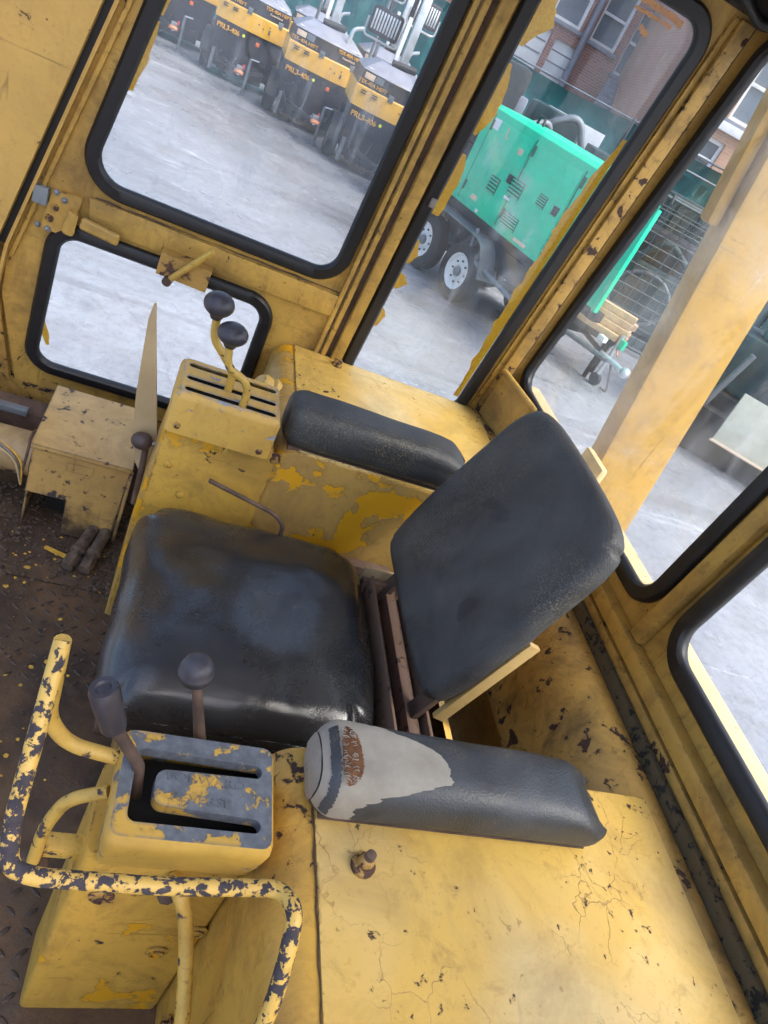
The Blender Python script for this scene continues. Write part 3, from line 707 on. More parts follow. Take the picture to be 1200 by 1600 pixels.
box('plate_flange', (.030, .240, -.20), (.060, .255, .10), 'tansteel', seat, .002, BX)
for sy in (-.18, .18): box('back_bracket', (.044, sy-.02, -.42), (.058, sy+.02, -.1), 'rust', seat, .003, BX)

# ------------------------------------------------------------------ side boxes with arm pads
def arm_box(name, label, y0, y1, lidmat, parent_mat):
    t = thing(name, label, 'side box', (0, 0, 0))
    pr = [(.29, .0), (.29, .600)]+[(.34-.05*math.cos(a_), .60+.048*math.sin(a_)) for a_ in [R(12*i) for i in range(1, 8)]]+[(.345, .648), (.985, .648), (.985, .0)]
    bm = bmesh.new(); loft(bm, [[Vector((x, y, z)) for x, z in pr] for y in (y0, (y0+y1)/2, y1)], True, True)
    fin('body', bm, parent_mat, t, angle=50)
    return t
nb = arm_box('side_box', 'yellow steel side box with cracked paint in the near corner', -.28, .598, 'lid', 'box')
bm = bmesh.new(); add_sheet(bm, rpoly([(.3445, -.28), (.965, -.28), (.984, .595), (.3445, .595)], [0, 0, .02, 0]), [], lambda u, v, w: Vector((u, v, .6485+w)), .0045); fin('top_plate', bm, 'lid', nb, bevel=.0012)
tube('rust_seam', [(.3432+.0012*math.sin(i*1.7), -.2+i*.016, .6495) for i in range(49)], [.0006+.0020*random.random()**2 for _ in range(49)], 'rust', nb, 6)
tube('rust_seam', [(.967+i*.0004+.001*math.sin(i*2.3), -.2+i*.016, .6495) for i in range(46)], [.0006+.0020*random.random()**2 for _ in range(46)], 'rust', nb, 6)
lathe('grease_cap', [(0, 0), (.017, 0), (.017, .006), (.011, .008), (.011, .016), (.0085, .022), (.004, .026), (0, .026)], (.408, .430, .653), (0, 0, 1), 'rustbolt', nb)
lathe('cap_tip', [(0, .0), (.0075, 0), (.007, .008), (0, .012)], (.408, .430, .677), (0, 0, 1), 'rust', nb)
hexbolt('bolt', (.289, .40, .13), (-1, 0, 0), .016, 'rustbolt', nb)
fb = arm_box('side_box', 'yellow steel side box below the tall window, peeling inner face', 1.372, 1.945, 'lid', 'peel')
bm = bmesh.new(); add_sheet(bm, rpoly([(.3445, 1.376), (.984, 1.376), (.984, 1.945), (.3445, 1.945)], .004), [], lambda u, v, w: Vector((u, v, .6485+w)), .0045); fin('top_plate', bm, 'lid', fb, bevel=.0012)
hexbolt('bolt', (.476, 1.905, .653), (0, 0, 1), .013, 'rustbolt', fb, 1.3, .018)
lathe('filler_cap', [(0, 0), (.045, 0), (.045, .02), (.036, .024), (.036, .04), (.028, .05), (0, .052)], (.29, 1.70, .60), (-.85, -.1, .5), 'lid', fb, 24)
hexbolt('bolt', (.295, 1.371, .62), (0, -1, 0), .011, 'rustbolt', fb)
def pad_prof(th, w, h, p=3.2):
    c, s = math.cos(th), math.sin(th)
    return (w*math.copysign(abs(c)**(2/p), c), h*math.copysign(abs(s)**(2/p), s))
def arm_pad(name, label, x0, x1, yc, zc, w, h, group, mirror):
    t = thing(name, label, 'arm pad', (0, 0, 0), group=group)
    bm = bmesh.new(); nx = 46; nt = 36; rings = []
    def pt(s, th, off=0.0):
        x = x0+(x1-x0)*s
        e_ = .035; d0 = max(0, 1-(x-x0)/e_); d1 = max(0, 1-(x1-x)/e_)
        k = math.sqrt(max(.0, 1-.55*max(d0, d1)**2.2)); k = max(.66, k)
        a_, b_ = pad_prof(th, w*k+off, h*k+off, 3.0)
        if b_ < 0: b_ = max(b_, -h*.92)
        tp = max(0, b_/h)*(max(0, (x-(x1-.16))/.16)**1.5); x -= .055*tp; b_ -= .012*tp
        wr = .0022*noise.noise(Vector((x*30, th*1.2, yc)))*(.4+1.2*math.exp(-(x-x0)/.06))
        return Vector((x, yc+a_*(1+wr*8), zc+b_*(1+.05*noise.noise(Vector((x*6, th, 2))))+wr))
    for i in range(nx+1):
        s = i/nx; s = .5-.5*math.cos(math.pi*s)
        rings.append([pt(s, 2*math.pi*k/nt) for k in range(nt)])
    loft(bm, rings, True, True)
    p = fin('pad', bm, 'pad', t, smooth=True)
    p.data.set_sharp_from_angle(angle=R(60))
    box('pad_base', (x0+.02, yc-w*.85, zc-h-.004), (x1-.02, yc+w*.85, zc-h*.85), 'rust', t, .002)
    return t, pt
X0, X1 = .328, .812
np_, npt = arm_pad('arm_pad', 'arm pad with torn grey lining and brown foam showing', X0, X1, .540, .6955, .061, .047, 'arm pads', 1)
fp_, fpt = arm_pad('arm_pad', 'dusty black arm pad on the far side box under the tall window', .298, .79, 1.442, .7035, .068, .058, 'arm pads', 0)
# torn lining on the near pad: a ragged fabric layer over the front part
def torn(name, th0, th1, xe, xs, off, mat, parent, nt=44, nx=26):
    bm = bmesh.new(); grid = []
    for j in range(nt+1):
        th = th0+(th1-th0)*j/nt; a_ = xs(th); b_ = xe(th); row = []
        for i in range(nx+1):
            x = a_+(b_-a_)*i/nx; s = (x-X0)/(X1-X0); row.append(bm.verts.new(npt(max(0, s), th, off)))
        grid.append(row)
    for j in range(nt):
        for i in range(nx): bm.faces.new([grid[j][i], grid[j+1][i], grid[j+1][i+1], grid[j][i+1]])
    return fin(name, bm, mat, parent, smooth=True)
def xe(th):  # ragged rear boundary: longest around the crown (th = pi/2)
    d = (th-R(100))/R(80)
    return .382+.135*math.exp(-d*d*3.6)+.016*noise.noise(Vector((th*6, 0, 0)))+.005*noise.noise(Vector((th*17, 2, 0)))+.002*noise.noise(Vector((th*60, 2, 0)))
torn('torn_lining', R(22), R(196), xe, lambda th: X0+.0005, .0016, 'lining', np_, 130, 26)
bm = bmesh.new(); N_ = 36; ctr = sum((npt(0, 2*math.pi*k/N_, .0016) for k in range(N_)), Vector())/N_; rg = []
for q in (1.0, .8, .55, .3):
    rg.append([bm.verts.new(ctr+(npt(0, 2*math.pi*k/N_, .0016)-ctr)*q+Vector((-.0015-.006*(1-q)+.0015*noise.noise(Vector((k*.5, q*5, 0))), 0, 0))) for k in range(N_)])
for a_, b_ in zip(rg, rg[1:]):
    for k in range(N_): bm.faces.new([a_[k], a_[(k+1) % N_], b_[(k+1) % N_], b_[k]])
bm.faces.new(rg[-1]); fin('torn_end', bm, 'lining', np_, smooth=True)
torn('exposed_foam', R(66), R(134), lambda th: .361+.019*math.sin((th-R(66))/R(68)*math.pi)**.6+.003*noise.noise(Vector((th*30, 1, 5)))+.003*noise.noise(Vector((th*90, 1, 5))), lambda th: .360-.009*math.sin((th-R(66))/R(68)*math.pi)**.6+.003*noise.noise(Vector((th*22, 7, 5))), .0032, 'foamtear', np_, 120, 6)
bm = bmesh.new()
for k in range(80):  # loose threads along the tear
    th = R(70)+R(60)*random.random(); s0 = random.choice((.372, .352)); s = (s0-X0)/(X1-X0)
    p = npt(s, th, .004); dx = random.uniform(.003, .011)*(-1 if s0 > .36 else 1)
    add_tube(bm, [p, p+Vector((dx*.6, random.uniform(-.002, .002), .0015)), p+Vector((dx, random.uniform(-.003, .003), .0005))], .0004, 4, False)
fin('loose_threads', bm, 'lining', np_)
torn('torn_strip', R(62), R(190), lambda th: .349+.003*noise.noise(Vector((th*18, 1, 8))), lambda th: .337+.003*noise.noise(Vector((th*25, 5, 8))), .0028, 'pad', np_, 40, 3)

# ------------------------------------------------------------------ far lever tower
tw = thing('lever_tower', 'yellow lever tower with three slotted openings beside the door', 'lever console', (0, 0, 0))
bm = bmesh.new()
def rect(x0, x1, y0, y1, z, r=.006): return [Vector((p[0], p[1], z)) for p in rpoly([(x0, y0), (x1, y0), (x1, y1), (x0, y1)], r, 3)]
loft(bm, [rect(.036, .2885, 1.366, 1.60, 0), rect(.034, .2885, 1.366, 1.54, .42), rect(.046, .2885, 1.366, 1.515, .635)], True, True)
body = fin('body', bm, 'peel', tw, angle=40)
bm = bmesh.new(); add_sheet(bm, [(.040, .05), (.300, .05), (.300, .612), (.282, .634), (.048, .634)], [], lambda u, v, w: Vector((u, 1.3655-w, v)), .003); fin('side_panel', bm, 'tower', tw, bevel=.001)
sheet('panel_label', [(.150, .575), (.205, .575), (.205, .605), (.150, .605)], [], lambda u, v, w: Vector((u, 1.3622-w, v)), .0006, 'tower', tw)
screw('screw', (.120, 1.3625, .455), (0, -1, 0), .010, 'tower', tw); screw('screw', (.075, 1.3625, .53), (0, -1, 0), .010, 'tower', tw)
bm = bmesh.new()
def slot(x0, x1, y, w): return rpoly([(x0, y-w), (x1, y-w), (x1, y+w), (x0, y+w)], w*.98, 5)
gx0, gx1, gy0, gy1 = .042, .276, 1.336, 1.505
loft(bm, [rect(gx0, gx1, gy0, gy1, .632, .014), rect(gx0, gx1, gy0, gy1, .716, .014), rect(gx0+.003, gx1-.003, gy0+.003, gy1-.003, .727, .013), rect(gx0+.010, gx1-.010, gy0+.010, gy1-.010, .733, .010)])
top = [(v.x, v.y) for v in rect(gx0+.010, gx1-.010, gy0+.010, gy1-.010, .733, .010)]
add_sheet(bm, top, [slot(.060, .262, 1.364, .0100), slot(.060, .262, 1.412, .0100), slot(.060, .262, 1.470, .0100)], lambda u, v, w: Vector((u, v, .733-w)), .003)
guard = fin('slot_guard', bm, 'guard', tw, angle=35)
box('shade_fill', (.050, 1.344, .6365), (.268, 1.498, .715), 'dark', guard, 0)  # solid near-black block: shade inside the slots put in as colour
for (x, z) in ((.066, .645), (.250, .640)): screw('screw', (x, gy0, z+.008), (0, -1, 0), .008, 'rustbolt', guard)
def lever(name, label, path, r, kpos, kaxis, kr, flat, stemmat='rail_lite', knobmat='knob'):
    t = thing(name, label, 'lever', (0, 0, 0))
    tube('stem', fillet(path, .018, 5), r, stemmat, t, 10)
    lathe('knob', [(r*1.3, -kr*flat*1.25)]+ball_prof(kr, flat)[2:], kpos, kaxis, knobmat, t, 24)
    return t
lever('control_lever', 'bent yellow lever with grey mushroom knob, rearmost pair member nearest window', [(.152, 1.412, .60), (.150, 1.412, .775), (.124, 1.418, .80), (.088, 1.42, .835), (.082, 1.42, .885)], .0088, (.079, 1.42, .910), (-.05, 0, 1), .032, .80)
lever('control_lever', 'bent yellow lever with dark mushroom knob in the nearest tower slot', [(.186, 1.366, .60), (.186, 1.366, .768), (.172, 1.366, .790), (.130, 1.368, .806), (.120, 1.37, .85)], .0088, (.119, 1.37, .880), (-.05, 0, 1), .032, .74)
# little brown knob lever at the front of the tower
t = thing('knob_lever', 'small lever with a round brown knob in front of the tower', 'lever')
lathe('knob', ball_prof(.022, 1.15), (.008, 1.475, .495), (1, 0, .1), 'knob_brown', t, 20)
tube('stem', [(.03, 1.475, .495), (.045, 1.475, .497)], .007, 'steel', t, 10)
tube('stalk', [(.020, 1.478, .49), (.026, 1.48, .40), (.03, 1.48, .30)], .008, 'rust', t, 10)
# tapered tan board
bd = thing('tan_board', 'thin tapered tan board standing on end before the tower', 'board')
sheet('board', [(.048, .36), (.058, .36), (.038, .50), (.008, .62), (-.012, .70), (-.035, .795), (-.040, .818), (-.045, .815), (-.048, .78), (-.040, .68), (-.033, .60), (-.020, .50), (.002, .42), (.03, .37)], [], lambda u, v, w: Vector((u, 1.50+w+.05*(v-.4), v)), .012, 'tan', bd)

# ------------------------------------------------------------------ near lever console
nc = thing('lever_console', 'yellow lever console with worn grey slotted cover beside the seat', 'lever console')
bm = bmesh.new(); loft(bm, [rect(.060, .2885, .472, .60, 0, .01), rect(.073, .2885, .472, .60, .545, .01)], True, True)
fin('body', bm, 'tower', nc, angle=40)
for (x, z, mt) in ((.115, .425, 'rustbolt'), (.272, .330, 'tower'), (.232, .250, 'tower')): lathe('plug', [(0, 0), (.018, 0), (.018, .002), (.012, .004), (.012, .0065), (.009, .0065), (.009, .004), (0, .004)], (x, .4715, z), (0, -1, 0), mt, nc, 20)
bm = bmesh.new()
CX0, CX1, CY0, CY1 = .076, .274, .412, .556
loft(bm, [rect(.088, .2885, .462, .560, .535, .008), rect(.080, .280, .428, .560, .625, .012), rect(CX0, CX1, CY0-.002, CY1+.002, .682, .014), rect(CX0+.001, CX1-.001, CY0, CY1, .692, .014), rect(CX0+.005, CX1-.005, CY0+.004, CY1-.004, .6985, .012)])
cs = fin('cover_side', bm, 'cover_side', nc, angle=40)
hole = rpoly([(.097, .434), (.255, .434), (.255, .4515), (.123, .4575), (.123, .503), (.255, .5065), (.255, .5235), (.097, .5285)], [.010, .0085, .0085, .014, .014, .008, .008, .010], 5)
bm = bmesh.new(); top = [(v.x, v.y) for v in rect(CX0+.005, CX1-.005, CY0+.004, CY1-.004, 0, .012)]
add_sheet(bm, top, [hole], lambda u, v, w: Vector((u, v, .6985-w)), .016)
cv = fin('slotted_cover', bm, 'cover', nc, angle=35)
text_mesh('raised_lettering', 'FORWARD', .016, 'cover', Matrix.Translation((.185, .494, .6988)) @ Matrix.Rotation(R(-2), 4, 'Z') @ Matrix.Diagonal((1.25, 1, 1, 1)), cv, .0008)
text_mesh('raised_lettering', 'REVERSE', .016, 'cover', Matrix.Translation((.180, .468, .6988)) @ Matrix.Rotation(R(-2), 4, 'Z') @ Matrix.Diagonal((1.25, 1, 1, 1)), cv, .0008)
box('shade_fill', (.090, .456, .565), (.268, .550, .640), 'dark', nc, 0)  # dark filler under the cover opening, its colour stands in for shade
t = thing('control_lever', 'short lever with dark cylindrical grip in the near console', 'lever')
tube('stem', fillet([(.118, .50, .60), (.100, .50, .705), (.062, .50, .768)], .01), .0075, 'rust', t, 10)
ax = (Vector((.030, .50, .852))-Vector((.060, .50, .769))).normalized()
lathe('grip', [(0, 0), (.0125, 0), (.0145, .003), (.0165, .05), (.0168, .066), (.0145, .073), (.009, .0725), (.007, .070), (0, .070)], (.058, .50, .772), ax, 'knob', t, 24)
t = thing('control_lever', 'upright lever with round dark ball knob behind the slotted cover', 'lever')
tube('stem', [(.182, .574, .60), (.178, .575, .665), (.150, .578, .755), (.142, .58, .78)], [.008, .0085, .0065, .0065], 'rust', t, 10)
lathe('knob', [(.008, -.022), (.018, -.016), (.0225, -.004), (.0225, 0), (.0215, .001), (.021, .006), (.017, .015), (.010, .0195), (0, .021)], (.138, .58, .797), (-.18, 0, 1), 'knob', t, 28)
# guard rail of bent tube
gr = thing('grab_rail', 'bent yellow tube rail with flaking paint around the near console', 'grab rail')
tube('upper_tube', fillet([(-.018, .522, .876), (-.0165, .392, .744), (-.008, .36, .725), (.018, .352, .728), (.139, .352, .728), (.262, .350, .748), (.274, .322, .765), (.273, .290, .740), (.272, .255, .690), (.270, .235, .60)], [0, .04, .03, .04, .03, .03, .03, .03, .03, 0], 9), .0090, 'rail', gr, 16)
tube('return_tube', fillet([(-.018, .522, .876), (-.013, .523, .74), (.015, .52, .698), (.082, .52, .682)], [0, .05, .05, 0], 9), .0092, 'rail_lite', gr, 14)
hexbolt('bolt', (.289, .232, .625), (-1, -.1, .1), .012, 'rustbolt', gr)
box('bolt_tab', (.262, .215, .585), (.2888, .250, .64), 'rail_lite', gr, .004)
tube('lower_tube', fillet([(.016, .50, .44), (.018, .50, .545), (.034, .50, .614), (.078, .50, .640)], [0, .03, .05, 0], 9), .0085, 'rail_lite', gr, 12)
lathe('floor_boss', [(0, 0), (.022, 0), (.020, .02), (.012, .026), (0, .026)], (.016, .50, .425), (0, 0, 1), 'rust', gr)
box('clip_bar', (.02, .505, .45), (.075, .53, .475), 'rail_lite', gr, .003)
tube('strut', fillet([(.196, .466, .505), (.203, .436, .522), (.216, .426, .500), (.232, .405, .455), (.2525, .33, .385), (.262, .29, .30)], [0, .015, .02, .05, .05, 0], 7), .0105, 'rail_lite', gr, 14)
hexbolt('bolt', (.196, .470, .475), (-.1, -1, .1), .013, 'rust', gr, 1.6, .02)

# ------------------------------------------------------------------ heater box, pipes and duct on the floor
hb = thing('heater_box', 'chipped tan yellow heater box on the dirty floor by the door', 'heater box')
bm = bmesh.new()
add_sheet(bm, [(-.242, .135), (-.242, .285), (.003, .285), (-.006, .012), (-.135, .012), (-.138, .135)], [], lambda u, v, w: Vector((u, 1.622+w, v)), .006)
fin('front_panel', bm, 'heater', hb, angle=35)
box('side_panel', (-.006, 1.628, .01), (.001, 1.915, .285), 'heater', hb, .002)
box('side_panel', (-.242, 1.628, .01), (-.236, 1.915, .285), 'heater', hb, .002)
box('rear_panel', (-.236, 1.908, .01), (-.006, 1.914, .285), 'heater', hb, .001)
bm = bmesh.new(); add_sheet(bm, rpoly([(-.247, 1.614), (.008, 1.614), (-.008, 1.920), (-.252, 1.920)], .006), [], lambda u, v, w: Vector((u, v, .2855+w)), .014); fin('lid', bm, 'heater', hb, bevel=.003)
sheet('label_plate', [(-.155, .235), (-.085, .235), (-.085, .265), (-.155, .265)], [], lambda u, v, w: Vector((u, 1.6215-w, v)), .0008, 'heater', hb)
box('corner_strap', (.002, 1.618, .02), (.012, 1.66, .26), 'heater', hb, .002)
box('core', (-.20, 1.70, .02), (-.02, 1.88, .25), 'dark', hb, .01)
for (x0, x1, nm) in ((-.050, -.088, 0), (-.016, -.044, 1)):
    pf = thing('hose_fitting', ['grimy pipe fitting under the heater box, nearer the opening', 'grimy pipe fitting under the heater box, nearer the tower'][nm], 'pipe fitting', group='pipe fittings under the heater box')
    d = Vector((x1-x0, -.14, -.03))
    p0 = Vector((x0, 1.625, .055))
    tube('pipe', [p0, p0+d*.5, p0+d], [.017, .0165, .0165], 'crumb', pf, 14)
    lathe('collar', [(0, 0), (.020, 0), (.021, .004), (.021, .010), (.018, .014), (0, .014)], p0+d*.55, d, 'crumb', pf)
    lathe('nut', [(0, 0), (.0195, 0), (.0195, .03), (.014, .036), (0, .038)], p0+d*.72, d, 'crumb', pf, 6)
dc = thing('floor_duct', 'round tan floor duct wrapped with wires left of the heater box', 'duct')
tube('pipe', [(-.70, 1.73, .175), (-.45, 1.725, .18), (-.248, 1.72, .185)], .062, paint('duct_paint', base=(.36, .25, .12), chip=.62, dirt=.8), dc, 24)
for k in range(3):
    tube('wire', fillet([(-.6, 1.69-.01*k, .245), (-.36, 1.66+.02*k, .238), (-.285+.01*k, 1.655, .21), (-.262, 1.66, .12)], .05), .003, ['tan', 'steel', 'flake'][k], dc, 6)
tube('strap', [(-.262+.002*math.sin(a_*3), 1.722+.065*math.cos(a_), .184+.065*math.sin(a_)) for a_ in [R(15*i) for i in range(25)]], .004, 'rust', dc, 6)
tk = thing('floor_tray', 'dark channel along the door sill above the duct', 'channel')
box('channel', (-.60, 1.86, .10), (-.26, 1.94, .215), 'rust', tk, .004)
box('grey_bar', (-.60, 1.84, .215), (-.305, 1.865, .235), 'greysteel', tk, .003)
st = sheet('wood_splinter', [(-.16, 1.555), (-.155, 1.562), (-.075, 1.535), (-.078, 1.526)], [], lambda u, v, w: Vector((u, v, .004+w)), .008, 'flake'); tag(st, 'orange wood splinter lying before the heater box', 'splinter')

# ================================================================== THE YARD
# ------------------------------------------------------------------ boom column behind the cab
bo = thing('boom_column', 'large leaning yellow boom column right behind the rear window', 'boom')
def bx_(z): return 1.605-.155*(z-.5)
bm = bmesh.new()
loft(bm, [[Vector((bx_(z)+dx, y, z)) for dx, y in ((-.125, 1.895), (.125, 1.895), (.125, 1.99), (-.125, 1.99))] for z in (-.9, 0, .8, 1.6, 2.6)], True, True)
fin('column', bm, 'boom', bo, bevel=.008)
bm = bmesh.new(); loft(bm, [[Vector((bx_(z)-.128+dx, y, z)) for dx, y in ((-.045, 1.93), (-.004, 1.93), (-.004, 1.985), (-.045, 1.985))] for z in (1.42, 1.9, 2.6)], True, True); fin('stiffener', bm, 'boom', bo, bevel=.012)
box('foot', (1.42, 1.80, -1.05), (2.05, 2.10, -.9), 'boom', bo, .01)

# ------------------------------------------------------------------ green generator trailer
A = Vector((2.95, 9.88, 0)); B = Vector((4.085, 6.95, 0)); dv = (B-A); LEN = dv.length; rz = math.atan2(dv.y, dv.x)
gt = thing('generator_trailer', 'bright green generator enclosure on a twin-axle black trailer', 'generator', A, rz)
# local: x along the visible side, y away from the camera (left normal), z up
W = 1.2
bm = bmesh.new(); loft(bm, [[Vector((x, y, z)) for x, y in ((0, 0), (LEN, 0), (LEN-1.25, W), (0, W))] for z in (0, 1.14)]+[[Vector((x, y, 1.19)) for x, y in ((.05, .06), (LEN-.08, .06), (LEN-1.25, W-.06), (.05, W-.06))]], True, True)
enc = fin('enclosure', bm, 'green', gt, angle=30)
def gsheet(name, x0, x1, z0, z1, mt, par, d=.012, t=.012): return box(name, (x0, -d, z0), (x1, -d+t, z1), mt, par, .003)
gsheet('door_seam', .18, 1.05, .06, 1.05, 'green', enc); gsheet('door_seam', 1.10, 2.0, .06, 1.05, 'green', enc); gsheet('door_seam', 2.05, 2.95, .06, 1.05, 'green', enc)
for (x, z, w_, h_) in ((.62, .30, .20, .20), (1.0, .42, .26, .20), (1.55, .50, .16, .14), (1.15, -.02+.12, .30, .16)):
    v = gsheet('vent', x, x+w_, z, z+h_, 'vent', enc, .018, .008)
    for q in range(5): box('louvre', (x+.01, -.026, z+h_*(q+.15)/5), (x+w_-.01, -.016, z+h_*(q+.55)/5), 'green', v, .001)
for (x, z, w_, h_, mt) in ((.20, .93, .14, .12, 'decal_white'), (.42, .12, .13, .06, 'decal_beige'), (.62, .02, .06, .04, 'decal_white'), (1.0, .36, .12, .03, 'decal_white'), (.86, .84, .09, .07, 'decal_beige'), (1.5, .04, .25, .04, 'decal_beige'), (2.85, .38, .12, .14, 'decal_white')):
    gsheet('decal', x, x+w_, z, z+h_, mt, enc, .0155, .003)
for x in (.92, 1.86, 2.82):
    h_ = gsheet('door_handle', x, x+.09, .52, .62, 'blacksteel', enc, .030, .016)
for x in (.20, 1.12, 2.07):
    for z in (.15, .9): lathe('hinge', [(0, 0), (.018, 0), (.018, .12), (0, .12)], (x, -.018, z), (0, 0, 1), 'vent', enc, 8)
for x in (.165, 1.075, 2.025): box('panel_gap', (x-.008, -.0025, .04), (x+.008, .002, 1.08), 'vent', enc, 0)
for x in (.3, 2.7): tube('lifting_eye', [(x-.06, W/2, 1.19), (x-.05, W/2, 1.28), (x+.05, W/2, 1.28), (x+.06, W/2, 1.19)], .018, 'blacksteel', enc, 8)
text_mesh('lettering', 'L', .17, 'decal_beige', Matrix.Translation((.55, -.015, .96)) @ Matrix.Rotation(R(90), 4, 'X'), enc, .002)
box('chassis_beam', (-.6, .05, -.12), (LEN, .2, -.01), 'blacksteel', gt, .01); box('chassis_beam', (-.6, W-.2, -.12), (LEN-1.2, W-.05, -.01), 'blacksteel', gt, .01)
box('fuel_tank', (.1, .06, -.40), (LEN-1.3, W-.06, -.125), 'blacksteel', gt, .03)
tube('step_bar', fillet([(.9, -.06, -.10), (1.0, -.10, -.42), (2.6, -.10, -.5), (2.8, -.02, -.2)], .15), .03, 'greysteel', gt, 10)
bm = bmesh.new()
fpath = fillet([(-.62, 0, -.30), (-.5, 0, -.16), (1.25, 0, -.16), (1.45, 0, -.55)], .2)
loft(bm, [[p+Vector((0, -.20, 0)), p+Vector((0, .12, 0)), p+Vector((0, .12, .012)), p+Vector((0, -.20, .012))] for p in fpath], True, True); fin('mudguard', bm, 'greysteel', gt, angle=30)
def wheel(par, c, axis, r, mt='rim', wd=.2):
    ty = lathe('tyre', [(r*.62, -wd*.5), (r*.9, -wd*.5), (r*.98, -wd*.38), (r, -wd*.2), (r, wd*.2), (r*.98, wd*.38), (r*.9, wd*.5), (r*.62, wd*.5), (r*.6, wd*.3), (r*.6, -wd*.3), (r*.62, -wd*.5)], c, axis, 'tyre', par, 36, 30)
    rm = lathe('rim', [(0, wd*.28), (r*.2, wd*.28), (r*.22, wd*.36), (r*.26, wd*.36), (r*.3, wd*.22), (r*.5, wd*.22), (r*.56, wd*.42), (r*.62, wd*.45), (r*.62, wd*.30), (0, wd*.10)], c, axis, mt, ty, 32, 30)
    ax_ = Vector(axis).normalized(); s = ax_.cross(Vector((0, 0, 1))).normalized(); u = s.cross(ax_)
    for k in range(8):
        a_ = k*math.pi/4; lathe('wheel_nut', [(0, 0), (r*.035, 0), (r*.035, .02), (0, .022)], Vector(c)+ax_*(wd*.22)+(s*math.cos(a_)+u*math.sin(a_))*r*.37, ax_, 'blacksteel', rm, 6)
    lathe('hub', [(0, wd*.25), (r*.17, wd*.25), (r*.15, wd*.5), (r*.08, wd*.55), (0, wd*.56)], c, axis, 'greysteel', rm, 16)
for x in (.0, .95):
    wheel(gt, (x, -.03, -.67), (0, -1, 0), .38)
    wheel(gt, (x, W+.03, -.67), (0, 1, 0), .38)
for x in (.0, .95): box('axle', (x-.04, .05, -.72), (x+.04, W-.05, -.62), 'blacksteel', gt, .005)
box('corner_post', (LEN-.05, -.014, -.02), (LEN+.01, .05, 1.12), 'green', gt, .008)

